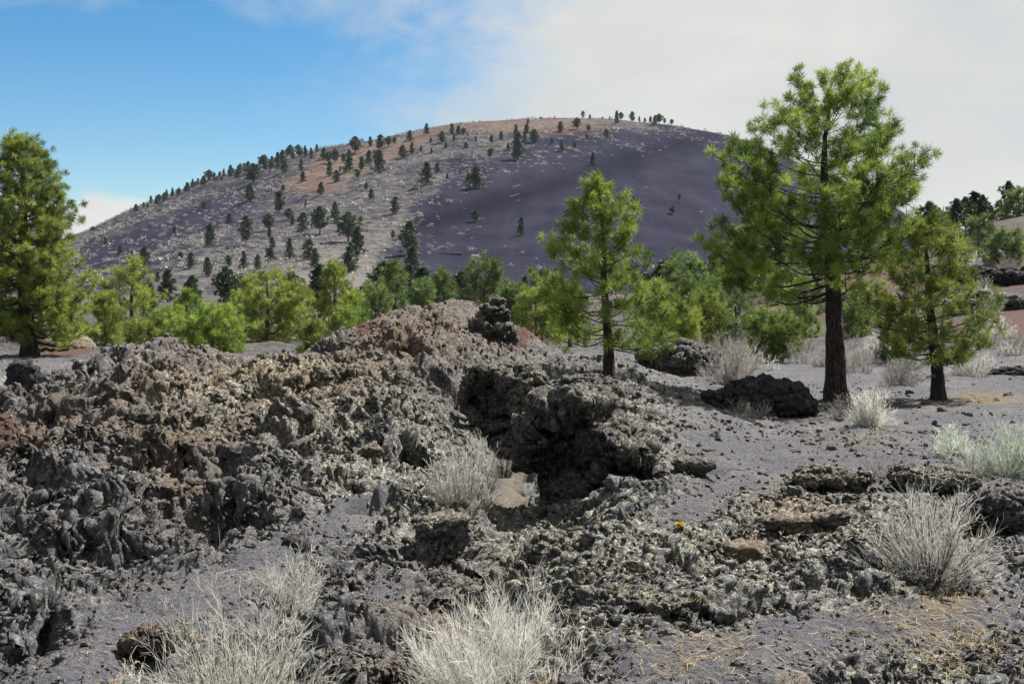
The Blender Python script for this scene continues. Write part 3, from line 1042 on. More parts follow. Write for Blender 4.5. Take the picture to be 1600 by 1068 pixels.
def rubble(name, n, label, size, rows, cols, seed, mat, power=1.0, lava_only=True):
    r = np.random.default_rng(seed)
    pxs, pys = r.uniform(*cols, n), r.uniform(*rows, n)
    d = 3500.0 / (pys - 470)
    d = d * r.uniform(0.85, 1.15, n)
    x = (pxs - 800) / 2000 * d
    y = d
    z = base_h(x, y)
    lava, red, sand, brown, lich, rough, px, py, dd = masks(x, y, z)
    keep = r.uniform(0, 1, n) < (0.015 + 0.95 * lava * rough) if lava_only else r.uniform(0, 1, n) < (1.0 - 0.6 * lava)
    keep &= r.uniform(0, 1, n) > 1.3 * sand
    x, y = x[keep], y[keep]
    m = len(x)
    z = full_h(x, y)
    s = (size[0] + (size[1] - size[0]) * r.uniform(0, 1, m) ** 2.5) * 0.5 * np.clip(y, 5, 18) / 2000
    v, f = ICO1
    v = v[None] * r.uniform(0.55, 1.25, (m, len(v), 1)) * s[:, None, None]
    v = v * r.uniform(0.5, 1.25, (m, 1, 3))
    a = r.uniform(0, 6.283, m)
    c, sn = np.cos(a)[:, None], np.sin(a)[:, None]
    v = np.stack([v[..., 0] * c - v[..., 1] * sn + x[:, None], v[..., 0] * sn + v[..., 1] * c + y[:, None], v[..., 2] + (z + s * 0.25)[:, None]], -1)
    F = f[None] + (np.arange(m) * len(ICO1[0]))[:, None, None]
    me = mesh_np(name, v.reshape(-1, 3), None, F.reshape(-1, 3))
    me.materials.append(mat)
    return tag(link(bpy.data.objects.new(name, me)), label, 'rubble', kind='stuff')


rubble('lava_rubble', 90000, 'grey clinker rubble strewn all over the lava flow', (3, 12), (545, 1110), (-120, 1720), 21, M_LAVA)
rubble('lichen_rubble', 30000, 'straw green lichened clinker bits on the lava', (4, 13), (600, 1110), (350, 1720), 22, M_LAVA_LICHEN)
rubble('cinder_gravel', 6000, 'loose cinder gravel on the smooth ash', (1.2, 4), (620, 1110), (-120, 1720), 23, M_LAVA_DARK, lava_only=False)

# ------------------------------------------------------------------ pines
def tufts(mb, C, D, n, length, width, rng, tint):
    """needle tufts: C centres, D twig directions; n needles each"""
    m = len(C)
    c = np.repeat(C, n, 0)
    dd = np.repeat(D, n, 0)
    q = rng.normal(size=(m * n, 3))
    q /= np.linalg.norm(q, axis=1, keepdims=True)
    dirs = q + dd * 0.5 + np.array([0, 0, 0.10])
    dirs /= np.linalg.norm(dirs, axis=1, keepdims=True)
    L = length * rng.uniform(0.65, 1.15, m * n) * np.repeat(rng.uniform(0.6, 1.3, m), n)
    b = c - dd * (rng.uniform(0, 0.7, m * n) * length * 0.8)[:, None]
    side = np.cross(dirs, rng.normal(size=(m * n, 3)))
    side /= np.linalg.norm(side, axis=1, keepdims=True) + 1e-9
    w = (width * rng.uniform(0.7, 1.3, m * n))[:, None]
    tip = b + dirs * L[:, None]
    mid = b + dirs * (L * 0.5)[:, None]
    v = np.stack([b - side * w * 0.35, mid - side * w, tip, mid + side * w], 1).reshape(-1, 3)
    quad = np.arange(m * n * 4).reshape(-1, 4)
    tt = np.repeat(tint, n * 4) + np.repeat(rng.uniform(-0.12, 0.12, m * n), 4)
    mb.add(v, quad, None, np.clip(tt, 0, 1))


def pine(label, base, env, trunk, seed, needle=0.17, width=0.006, n_limb=60, per=30, spacing=0.17, depth=None, mats=None, r0=None, dead=0, category='pine tree', name='pine_tree', group=None, gap=0.0, flat=1.0, deadtop=False, sparse=None, inner=0.26):
    """env: rows (row, left, right) in picture columns at the tree's distance; trunk: (column, row) up the stem; base: (x, y, z)"""
    rng = np.random.default_rng(seed)
    mats = mats or (M_BARK, M_NEEDLE)
    bx, by, bz = base
    sc = by / 2000.0
    def loc(px, row):
        tx, tz = ray(px, row)
        return tx * by - bx, CAMZ + tz * by - bz
    tp = [loc(*p) for p in trunk]
    tp[0] = (tp[0][0], -0.15)
    tz_ = np.array([p[1] for p in tp]); tx_ = np.array([p[0] for p in tp])
    cut = 1.5 * needle
    tz_ = tz_ * (1 - cut / tz_[-1])
    H = tz_[-1]
    ez = np.array([loc(800, r)[1] for r, l, rr in env]); el = np.array([loc(l, r)[0] for r, l, rr in env]); er = np.array([loc(rr, r)[0] for r, l, rr in env])
    o = np.argsort(ez)
    ez, el, er = ez[o], el[o], er[o]
    ez = ez[0] + (ez - ez[0]) * (1 - cut / (ez[-1] - ez[0]))
    root = thing(name, label, category, base, group)
    # trunk
    wood = MB()
    n = 46
    zs = np.linspace(-0.15, H * 0.985, n)
    bend = 0.02 * H
    txs = np.interp(zs, tz_, tx_) + bend * 0.25 * np.sin(zs / H * 9 + seed)
    tys = bend * 0.5 * np.sin(zs / H * 5 + seed * 2)
    r0 = r0 or H * 0.028
    t = np.clip(zs / H, 0, 1)
    rad = r0 * ((1 - t) ** 0.85 * 0.93 + 0.035) * (1 + 0.35 * np.exp(-np.clip(zs, 0, None) / (r0 * 1.5)))
    tr = np.stack([txs, tys, zs], -1)
    wood.tube(tr, rad, 14, bumpy=0.07, rng=rng)
    C, D, T = [], [], []
    lo, hi = ez[0], ez[-1]
    for i in range(n_limb):
        q = (i + rng.uniform(0, 1)) / n_limb
        zt = lo + (hi - lo) * q ** 0.92
        if sparse is not None and zt < loc(800, sparse)[1] and rng.uniform() < 0.34:
            continue
        phi = i * 2.39996 + rng.uniform(-0.5, 0.5)
        l, rr = np.interp(zt, ez, el), np.interp(zt, ez, er)
        cx = np.interp(zt, tz_, tx_)
        cphi, sphi = math.cos(phi), math.sin(phi)
        ml, mr = max(cx - l, 0.08), max(rr - cx, 0.08)
        reach = (mr if cphi > 0 else ml) * abs(cphi) ** 1.0 + 0.5 * (ml + mr) * (1 - abs(cphi))
        if depth:
            reach = reach * abs(cphi) + depth * reach * (1 - abs(cphi))
        reach *= rng.uniform(0.84, 1.06) if rng.uniform() > 0.35 else rng.uniform(0.42, 0.8)
        rise = 0.10 + 0.55 * q + rng.uniform(-0.12, 0.12)
        z0 = min(max(zt - rise * reach, lo * 0.75), H * 0.97)
        s = np.linspace(0, 1, 9)
        sx_, sy_ = np.interp(z0, zs, txs), np.interp(z0, zs, tys)
        tipx, tipy = cx + cphi * reach, sphi * reach
        sag = -0.16 * reach * np.sin(s * math.pi) * (1 - q)
        wig = 0.05 * reach * np.stack([np.sin(s * 7 + i), np.cos(s * 6 + i * 2), np.sin(s * 8 + i * 3)], -1) * s[:, None]
        path = np.stack([sx_ + (tipx - sx_) * s, sy_ + (tipy - sy_) * s, z0 + (zt - z0) * s ** 1.3 + sag], -1) + wig
        rl = max(np.interp(z0, zs, rad) * 0.20, 0.006) * min(1, 0.5 + reach)
        wood.tube(path, rl * (1 - s * 0.82), 5)
        tint0 = rng.uniform(0.2, 0.95)
        # twigs
        ln = np.linalg.norm(path[-1] - path[0])
        k = max(4, int(ln * 0.72 / spacing * 1.7))
        for j in range(k):
            sj = inner + (0.98 - inner) * (j + rng.uniform(0, 0.9)) / k
            p = np.array([np.interp(sj, s, path[:, c]) for c in range(3)])
            dirv = path[min(int(sj * 8) + 1, 8)] - path[min(int(sj * 8), 7)]
            dirv /= np.linalg.norm(dirv) + 1e-9
            side = np.cross(dirv, [0, 0, 1.0])
            sg = 1 if (j % 2) else -1
            dv = dirv * rng.uniform(0.5, 1.0) + side * sg * rng.uniform(0.5, 1.1) + np.array([0, 0, rng.uniform(-0.25, 0.75)]) * flat
            dv /= np.linalg.norm(dv)
            l2 = (0.20 + 0.42 * (1 - sj) * ln * 0.8 + 0.10 * rng.uniform()) * (needle / 0.17) ** 0.35
            l2 = min(l2, 0.5 * ln + 0.1)
            ss = np.linspace(0, 1, 4)
            tw = p + dv * (l2 * ss)[:, None] + np.array([0, 0, 1.0]) * (0.22 * l2 * ss ** 2)[:, None]
            wood.tube(tw, np.array([0.008, 0.007, 0.005, 0.003]) * (by / 26) ** 0.4, 4)
            if rng.uniform() < gap:
                continue
            m = max(2, int(l2 / (needle * 0.75)))
            for a in range(m):
                f = 1 - 0.62 * a / max(m, 1) if m > 1 else 1.0
                jit = rng.normal(size=3) * needle * 0.45
                C.append(p + dv * l2 * f + np.array([0, 0, 0.22 * l2 * f * f]) + jit)
                dd = dv + rng.normal(size=3) * 0.35 + np.array([0, 0, 0.25])
                D.append(dd / np.linalg.norm(dd))
                T.append(tint0 + rng.uniform(-0.34, 0.34))
        C.append(path[-1]); D.append(dirv); T.append(tint0 + 0.1)
    for j in range(5):
        C.append(np.array([tr[-1 - j][0], tr[-1 - j][1], tr[-1 - j][2]])); D.append(np.array([rng.uniform(-.4, .4), rng.uniform(-.4, .4), 1.0])); T.append(0.6)
    wood.build('trunk', mats[0], root, True)
    cr = MB()
    tufts(cr, np.array(C), np.array(D), per, needle, width, rng, np.array(T))
    cr.build('crown', mats[1], root)
    if dead:
        for i in range(dead):
            db = MB()
            z0 = rng.uniform(lo * 0.55, lo + 0.35 * (hi - lo))
            phi = rng.uniform(0, 6.283)
            L = rng.uniform(0.35, 1.0) * 0.28 * H * 0.6
            s = np.linspace(0, 1, 6)
            dirv = np.array([math.cos(phi), math.sin(phi), rng.uniform(-0.25, 0.3)])
            st = np.array([np.interp(z0, zs, txs), np.interp(z0, zs, tys), z0])
            path = st + dirv * (L * s)[:, None] + np.stack([0 * s, 0 * s, -0.25 * L * s ** 2], -1) + rng.normal(size=(6, 3)) * 0.03 * L
            db.tube(path, 0.012 * (1 - 0.8 * s) * (by / 26) ** 0.5, 4)
            for j in range(5):
                a = path[rng.integers(2, 6)]
                e = a + (dirv + rng.normal(size=3) * 0.7) * L * rng.uniform(0.15, 0.4)
                db.tube(np.stack([a, (a + e) / 2 + rng.normal(size=3) * 0.02, e]), np.array([0.006, 0.005, 0.003]) * (by / 26) ** 0.5, 3)
            db.build('dead_branch', M_DEAD, root)
    return root


def at(px, row, d=None):
    """ground point seen at a picture point, or the ground below a sight line at distance d"""
    if d is None:
        x, y = hit(px, row)
    else:
        y = d
        x = ray(px, row)[0] * d
    return x, y, float(full_h(x, y)[0]) - 0.03


pine('largest pine tree in full view with broad bright crown and thick dark trunk', at(1310, 626),
     [(102, 1250, 1350), (128, 1218, 1368), (165, 1180, 1390), (210, 1155, 1412), (250, 1105, 1440), (300, 1085, 1446), (335, 1082, 1432), (375, 1092, 1415), (415, 1108, 1405), (445, 1135, 1395), (470, 1185, 1350)],
     [(1310, 626), (1305, 560), (1298, 450), (1297, 370), (1292, 300), (1290, 200), (1298, 128)], 11, needle=0.16, width=0.0046, n_limb=92, per=76, spacing=0.26, r0=0.20, dead=16, gap=0.08, sparse=385, inner=0.50)
pine('young pine with thin straight trunk and yellow green crown beside the cinder path at right', at(1467, 623),
     [(325, 1400, 1460), (370, 1388, 1500), (400, 1368, 1512), (430, 1352, 1530), (460, 1345, 1542), (490, 1335, 1552), (520, 1355, 1550), (545, 1375, 1535), (562, 1400, 1500)],
     [(1468, 623), (1462, 560), (1456, 480), (1450, 400), (1440, 322)], 12, needle=0.16, width=0.0048, n_limb=48, per=70, spacing=0.29, r0=0.13, dead=10, mats=(M_BARK, M_NEEDLE_Y), gap=0.16)
pine('slender young pine with open crown rising alone from the lava in the middle', at(951, 586),
     [(270, 928, 950), (300, 900, 976), (340, 876, 995), (372, 858, 1010), (392, 855, 1040), (420, 822, 1025), (450, 834, 1056), (480, 844, 1085), (510, 868, 1085), (535, 858, 1060)],
     [(951, 586), (949, 500), (944, 400), (939, 330), (936, 268)], 13, needle=0.175, width=0.0052, n_limb=47, per=70, spacing=0.30, r0=0.115, dead=14, gap=0.14, inner=0.34)
pine('tall dense pine cut by the left edge with layered yellow green boughs', at(45, 553, 40),
     [(206, 22, 48), (240, -20, 82), (270, -28, 100), (300, -34, 108), (340, -42, 124), (380, -46, 130), (420, -52, 142), (460, -60, 152), (500, -60, 150), (520, -45, 138)],
     [(45, 553), (42, 480), (38, 380), (34, 280), (34, 204)], 14, needle=0.20, width=0.0072, n_limb=136, per=62, spacing=0.32, r0=0.26, dead=4, mats=(M_BARK, M_NEEDLE_Y))


def blob_env(cx, top, bot, w, kind=0, sk=0.0):
    h = bot - top
    prof = [[(0, .12), (.15, .5), (.35, .82), (.6, 1), (.82, .92), (1, .6)], [(0, .10), (.15, .32), (.4, .6), (.7, .88), (.9, 1), (1, .75)], [(0, .35), (.12, .75), (.35, 1), (.65, .95), (.9, .7), (1, .45)]][kind]
    return [(top + t * h, cx - w * 0.5 * p * (1 - sk), cx + w * 0.5 * p * (1 + sk)) for t, p in prof]


MID = [  # label, cx, top, crown bottom, base row, d, width, kind, materials, limbs
    ('bushy pale green pine beyond the flow next to the big left pine', 208, 400, 520, 545, 58, 125, 0, 1, 34),
    ('low green pine tucked between the big left pine and the bushy one', 165, 452, 530, 548, 52, 75, 0, 1, 22),
    ('dark green wide low pine behind the left lava crest', 332, 466, 556, 562, 44, 130, 2, 0, 34),
    ('low green pine filling the gap left of the wide low pine', 262, 478, 545, 555, 48, 85, 2, 0, 24),
    ('round topped pine with a reddish trunk behind the brown lava crest', 418, 416, 520, 552, 56, 125, 2, 1, 40),
    ('narrow bright pine right of the round topped pine', 522, 406, 520, 545, 56, 82, 0, 1, 34),
    ('small bright young pine rooted at the back edge of the lava flow', 487, 498, 562, 576, 33, 58, 1, 1, 22),
    ('short leafy pine left of the brown central ridge', 548, 452, 528, 545, 50, 60, 0, 1, 22),
    ('grey green pine standing behind the brown ridge top at left', 616, 404, 462, 486, 95, 48, 0, 2, 24),
    ('squat grey green pine on the far side of the brown ridge', 588, 436, 490, 505, 75, 50, 2, 2, 20),
    ('small dark pine just left of the pinnacle', 692, 418, 466, 478, 90, 46, 0, 2, 20),
    ('little pine between the pinnacle and the grey green pines', 660, 434, 472, 486, 80, 42, 2, 2, 18),
    ('flat topped olive pine just right behind the pinnacle', 758, 397, 460, 480, 70, 74, 2, 2, 28),
    ('bright green bushy pine behind the ridge right of the pinnacle', 836, 446, 508, 525, 46, 84, 2, 1, 28),
    ('low pale green pine between the pinnacle and the bushy bright pine', 800, 440, 488, 505, 60, 40, 2, 2, 16),
    ('bright green pine hiding behind the middle pine lower left', 890, 440, 505, 530, 48, 60, 0, 0, 22),
    ('bright green bushy pine right behind the middle pine', 1062, 470, 522, 545, 42, 66, 2, 1, 26),
    ('twisted trunk dark pine between the middle pine and the biggest pine', 1074, 392, 470, 512, 60, 108, 2, 2, 34),
    ('dark two tone pine behind the left boughs of the biggest pine', 1160, 352, 430, 462, 82, 92, 0, 2, 34),
    ('small dark pine under the left boughs of the biggest pine', 1206, 480, 540, 556, 36, 92, 2, 0, 30),
    ('dark low pine behind the trunk of the young right pine', 1420, 500, 566, 590, 33, 110, 2, 2, 26),
    ('rounded pine on the red slope right of the young pine', 1528, 336, 394, 414, 78, 72, 2, 2, 28),
    ('low spreading pine at the right edge above the basalt ledge', 1575, 356, 398, 410, 74, 66, 2, 2, 24),
    ('small pine on the right slope just left of the rounded one', 1488, 350, 392, 404, 85, 40, 0, 2, 18),
    ('bright green low pine between the middle pine and the twisted one', 1018, 436, 512, 530, 50, 62, 2, 0, 24),
    ('leafy pine filling the gap right of the twisted trunk pine', 1112, 440, 505, 520, 55, 60, 0, 0, 24),
    ('dark pine seen through the biggest pine just left of its trunk', 1235, 398, 462, 478, 78, 74, 2, 2, 26),
    ('tall dark pine left of the two tone pine', 1128, 376, 452, 470, 84, 56, 0, 2, 24),
    ('green pine seen between the biggest pine and the young right pine', 1360, 440, 508, 530, 52, 66, 2, 0, 24),
    ('bright pine behind the left boughs of the middle pine', 862, 428, 500, 520, 58, 58, 0, 0, 22),
    ('bright pine in the belt between the wide low pine and the round topped one', 372, 452, 535, 552, 62, 70, 0, 1, 24),
    ('green pine in the belt right behind the low pine gap at left', 292, 446, 535, 552, 64, 66, 0, 0, 24),
    ('yellow green pine between the round topped and the narrow bright pine', 468, 446, 535, 550, 60, 60, 0, 1, 24),
    ('bushy green pine at the foot of the narrow bright pine', 548, 476, 535, 548, 48, 62, 2, 0, 22),
    ('low bushy pine hugging the lava edge below the wide low pine', 232, 492, 548, 556, 44, 84, 2, 1, 24),
    ('thick bright pine low behind the gap right of the middle pine', 1035, 448, 540, 552, 42, 74, 2, 0, 26),
    ('bright bushy pine left behind the low boughs of the biggest pine', 1098, 452, 540, 552, 44, 80, 2, 1, 26),
    ('low dark pine under the two tone pine behind the biggest pine', 1150, 452, 535, 548, 46, 76, 2, 2, 24),
    ('green pine rising right behind the trunk of the biggest pine', 1256, 430, 520, 540, 50, 70, 0, 0, 24),
    ('olive pine showing between the big trunk and the young right pine', 1335, 462, 530, 546, 46, 66, 2, 2, 22),
    ('dark pine at the top of the right rise cut by the right edge', 1592, 292, 345, 352, 118, 60, 2, 2, 26),
]
for i, (label, cx, top, cb, br, d, w, kind, mi, nl) in enumerate(MID):
    b = at(cx, br, d)
    cb = max(cb, br + 2)
    top -= 4
    # keep the drawn height: the stem runs from the ground to the crown's top
    mats = [(M_BARK, M_NEEDLE), (M_BARK_R, M_NEEDLE_Y), (M_BARK, M_NEEDLE_D)][mi]
    lean = (i * 37 % 11 - 5) * 0.6
    bp = br + 0
    pine(label, b, blob_env(cx, top, cb, w, kind, (i * 29 % 7 - 3) * 0.06), [(cx, bp), (cx + lean, (bp + top) / 2), (cx - lean * 0.5, top)], 100 + i, needle=0.185 * (d / 40) ** 0.65, width=0.0062 * (d / 35) ** 0.9,
         n_limb=int(nl * 1.15), per=44, spacing=0.21 * (d / 40) ** 0.6, r0=max(0.07, (br - top) * d / 2000 * 0.032), dead=3 if mi == 2 else 0, mats=mats)

# the row of trees on the right skyline, and the trees of the cone
def hill_proto(seed, kind):
    rng = np.random.default_rng(seed)
    wood, cr = MB(), MB()
    z = np.linspace(-0.04, 0.95, 8)
    wood.tube(np.stack([0.012 * np.sin(z * 6 + seed), 0.012 * np.cos(z * 5 + seed), z], -1), 0.020 * (1.05 - z), 6)
    n = 190
    t = rng.uniform(0, 1, n) ** 0.8
    low = 0.06 if kind != 2 else 0.22
    zz = low + (1 - low) * t
    prof = {0: 0.31 * (1 - t) ** 0.7 + 0.03, 1: 0.25 * np.sqrt(np.clip(1 - t ** 2, 0, 1)) + 0.04, 2: 0.33 * np.sqrt(np.clip(1 - (2 * t - 0.9) ** 2, 0.02, 1))}[kind]
    a = rng.uniform(0, 6.283, n)
    lump = 0.75 + 0.35 * np.sin(a * 3 + zz * 14 + seed)
    rr = prof * np.sqrt(rng.uniform(0.15, 1, n)) * lump
    C = np.stack([rr * np.cos(a), rr * np.sin(a), zz], -1)
    D = np.stack([np.cos(a), np.sin(a), np.full(n, 0.5)], -1)
    D /= np.linalg.norm(D, axis=1, keepdims=True)
    for k in range(0, n, 9):
        wood.tube(np.stack([np.array([0, 0, C[k, 2] - 0.06]), C[k]]), np.array([0.007, 0.003]), 3)
    tufts(cr, C, D, 10, 0.09, 0.018, rng, rng.uniform(0.1, 0.9, n))
    return wood.mesh('trunk', M_BARK), cr.mesh('crown', M_NEEDLE_H)


PROTO = [hill_proto(300 + i, (0, 0, 1, 2, 0, 2, 1)[i]) for i in range(7)]


def hill_tree(px, row, hpx, label, group, kind=None, d=None, k=[0]):
    k[0] += 1
    if d is None:
        x, y = hit(px, row, 40)
    else:
        x, y = ray(px, row)[0] * d, d
    z = float(base_h(x, y))
    top = CAMZ + ray(px, row - hpx)[1] * y
    h = max(top - z, hpx * y / 2000 * 0.8) if d is not None else hpx * y / 2000 * 1.03
    i = kind if kind is not None else (k[0] * 5 + int(px)) % 7
    root = thing('pine_tree', label, 'pine tree', (x, y, z), group, rz=(k[0] * 1.7) % 6.28)
    h *= 0.94 + 0.2 * math.sin(k[0] * 5.1)
    wd = 1.22 + 0.34 * math.sin(k[0] * 2.3)
    root.scale = (h * wd, h * wd, h)
    for nm, me in zip(('trunk', 'crown'), PROTO[i]):
        link(bpy.data.objects.new(nm, me), root)
    return root


Z1 = [(505,430,38),(533,415,25),(580,400,25),(607,385,20),(640,372,30),(660,365,25),(685,355,25),(700,345,20),(715,340,20),(735,333,25),(755,328,35),(775,320,28),(795,313,25),(815,305,22),(830,300,25),(855,300,45),(880,305,45),(905,280,35),(920,275,30),(938,330,65),(965,260,30),(985,275,45),(1005,270,45),(1030,270,60),
      (928,390,55),(1037,430,70),(757,425,38),(648,512,38),(392,555,35),(779,555,70),(850,470,30),(912,555,115),(995,500,80),(1010,565,50),(1000,530,40),(1005,610,40),(993,600,35),(905,640,80),(848,630,50),(770,670,70),(708,640,50),(535,630,65),(490,595,30),(447,590,45),(670,610,35),(955,645,50),(850,760,100),(730,760,40),(585,690,50),(345,505,25),(430,465,12)]
Z2 = [(60,215,35),(85,215,30),(105,225,50),(150,225,50),(190,240,50),(240,270,65),(262,205,55),(285,265,60),(310,245,65),(345,270,80),(315,180,30),(350,190,45),(380,180,40),(400,175,40),(455,160,42),(515,137,35),(170,285,45),(195,305,42),(208,270,25),(270,295,40),(75,305,35),(70,265,35),(10,270,45),(140,350,52),(5,345,40),(430,220,45),(463,205,35),(495,198,20),(530,165,18),(533,205,28),(583,187,25),(570,165,35),(605,140,35),(628,140,35),(645,145,40),(690,165,25),(655,185,20),(612,160,20),(660,150,20),(745,165,30),(750,205,25),(740,222,35),(780,155,25),(832,145,40),(870,135,40),(875,100,25),(863,165,40),(897,165,40),(838,230,85),(805,195,30),(920,75,12),(970,78,12),(990,130,35),(1048,120,35),(1070,78,28),(1095,78,20),(1090,128,32),(1085,155,20),(1153,148,25),(995,195,35),(1040,190,30),(960,170,25),(1190,100,50),(1205,85,25),(1245,88,30),(1270,90,22),(1290,90,22),(1325,105,40),(1310,90,22),(1340,95,30),(1360,100,22),(1385,105,28),(1140,78,12),(1165,78,12),(515,315,65),(553,275,35),(588,300,30),(663,305,40),(402,420,65),(318,370,35),(300,330,20),(85,395,28),(75,480,85),(135,490,110),(190,450,65),(235,520,90),(268,570,105),(280,460,40),(25,440,50),(38,460,35),(455,565,100),(465,620,80),(395,510,40),(95,580,90),(120,610,70),(28,580,65),(240,625,80),(285,710,40),(40,230,40),(20,215,30),(125,200,25),(165,240,35),(220,235,30),(330,225,40)]
SPECIAL = {(1105,248,42): 'tiny lone pine on the bare dark upper slope of the cone', (690,330,65): 'dark pine with a flat shadow high on the bare cinder slope', (850,495,65): 'lone conical pine with black shadow low on the bare purple slope',
           (1250,420,75): 'lone round pine on the bare slope just right of the middle pine', (1388,420,35): 'small bush like pine on bare slope left of the biggest pine', (1412,372,25): 'tiniest pine on bare slope above the small bush like one', (688,448,35): 'small bushy pine with a pale shrub beside it on the bare slope'}
pts = [(x * .4212, 150 + y * .4213, h * .4213) for x, y, h in Z1] + [(440 + x * .44, 150 + y * .44, h * .44) for x, y, h in Z2]
for px, py, hp in pts:
    sky = float(np.interp(px, SKYX, SKYY))
    near = py - sky
    if near < 6:
        py = max(py, sky + 1.5)
        if px < 470:
            lab, grp = 'small dark pine on the left skyline of the cinder cone', 'pines along the left skyline of the cone'
        elif px < 720:
            lab, grp = 'small dark pine on the upper left shoulder skyline of the cone', 'pines along the shoulder of the cone'
        else:
            lab, grp = 'tiny dark pine on the summit skyline of the cone', 'pines along the summit of the cone'
    elif py < 285:
        lab, grp = ('small pine among pale grass on the upper left slope of the cone', 'pines on the upper left slope') if px < 690 else ('small pine just under the reddish summit of the cone', 'pines under the summit')
    elif px < 470:
        lab, grp = 'dark pine on the grassy lower left slope of the cone', 'pines on the lower left slope'
    else:
        lab, grp = 'dark pine in the clustered stand on the middle lower slope of the cone', 'pines on the middle lower slope'
    hill_tree(px, py, hp, lab, grp)
for k, (px, py, hp) in enumerate([(572, 470, 40), (600, 462, 50), (640, 468, 46), (660, 458, 38), (676, 470, 44), (705, 466, 40), (722, 458, 36), (735, 472, 40), (498, 470, 50), (455, 462, 44), (540, 466, 36), (300, 470, 46), (262, 466, 40), (352, 478, 52), (372, 470, 40), (235, 470, 44), (820, 462, 40), (845, 470, 46), (868, 466, 38)]):
    hill_tree(px, py, hp, 'grey green pine at the foot of the cone behind the near pines', 'pines at the foot of the cone', (1, 3, 6, 0)[k % 4], d=150 + (k * 37 % 90))
for k, (px, hp) in enumerate([(1040, 60), (1095, 76), (1115, 58), (1135, 84), (1180, 92), (1200, 70), (1232, 74), (1010, 54), (1260, 66), (1340, 66), (1385, 72), (1400, 56)]):
    hill_tree(px, 470 - 0.06 * (px - 1000), hp, 'dark pine in the belt behind the biggest pine', 'pines behind the biggest pine', (3, 1, 6, 2)[k % 4], d=88 + (k * 23 % 20))
rs = np.random.default_rng(19)
for k in range(34):
    px = 228 + 250 * (k + rs.uniform(0, 1)) / 34
    hill_tree(px, float(np.interp(px, SKYX, SKYY)) + rs.uniform(1.5, 9), rs.uniform(8, 17), 'small dark pine on the left skyline of the cinder cone', 'pines along the left skyline of the cone')
for (x, y, h), lab in SPECIAL.items():
    hill_tree(440 + x * .44, 150 + y * .44, h * .44, lab, None, 3 if 'bush' in lab or 'round' in lab else 0)
for j, (px, hp) in enumerate([(1452, 26), (1466, 30), (1480, 24), (1494, 34), (1508, 27), (1522, 36), (1535, 42), (1548, 28), (1562, 30), (1575, 50)]):
    hill_tree(px, 352 - 0.04 * (px - 1450), hp + 8, 'dark pine in the row along the right hand skyline', 'pines along the right skyline', (3, 1, 2, 5, 3, 1)[j % 6], d=124 + (j % 3) * 4)

# ------------------------------------------------------------------ pale brush of the cone
def brush_clump(mb, C, S, rng):
    n, k = len(C), 22
    q = rng.normal(size=(n, k, 3))
    q /= np.linalg.norm(q, axis=2, keepdims=True)
    q[..., 2] = np.abs(q[..., 2])
    p = C[:, None, :] + q * S[:, None, None] * rng.uniform(0.35, 0.75, (n, k, 1)) * np.array([1, 1, 0.75])
    e1 = rng.normal(size=(n, k, 3)) * S[:, None, None] * 0.19
    e2 = rng.normal(size=(n, k, 3)) * S[:, None, None] * 0.19
    v = np.stack([p, p + e1, p + e2], 2).reshape(-1, 3)
    mb.add(v, None, np.arange(n * k * 3).reshape(-1, 3), np.repeat(rng.uniform(0, 1, n * k), 3))


def hill_grass(px, py):
    sky = np.interp(px, SKYX, SKYY)
    edge = np.interp(px, [0, 300, 480, 700, 850, 1000, 1080, 1140, 1200], [900, 600, 330, 90, 60, 35, 8, -5, -30])
    g = sstep(edge - (py - sky), -40, 50) * 0.75
    g = g + 0.35 * ell(px, py, 600, 400, 130, 60) + 0.25 * ell(px, py, 560, 440, 160, 30) - 0.2 * ell(px, py, 300, 345, 150, 40, -25)
    return g + 0.01


r = np.random.default_rng(41)
u = r.uniform(60, 1180, 26000)
dd = 300 + 500 * r.uniform(0, 1, 26000) ** 0.8
x, y = ray(u, 500)[0] * dd, dd
z = base_h(x, y)
px, py = project(x, y, z)
nz = 0.5 + 0.9 * fbm2(x / 35, y / 50, 3, 71)
ok = r.uniform(0, 1, len(x)) < hill_grass(px, py) * np.clip(nz, 0.10, 1.2) * 0.75
b = MB()
brush_clump(b, np.stack([x, y, z], -1)[ok], r.uniform(0.85, 2.0, ok.sum()) * (0.7 + 0.8 * r.uniform(0, 1, ok.sum()) ** 3), r)
o = b.build('hill_brush', M_HILLBRUSH)
tag(o, 'pale dry brush dotted thickly over the grassy slopes of the cone', 'brush', kind='stuff')
BR = []
for k in range(4):
    b = MB()
    rr = np.random.default_rng(50 + k)
    brush_clump(b, rr.normal(size=(5, 3)) * np.array([0.35, 0.35, 0.05]), np.full(5, 0.75), rr)
    BR.append(b.mesh('hill_shrub', M_HILLBRUSH))
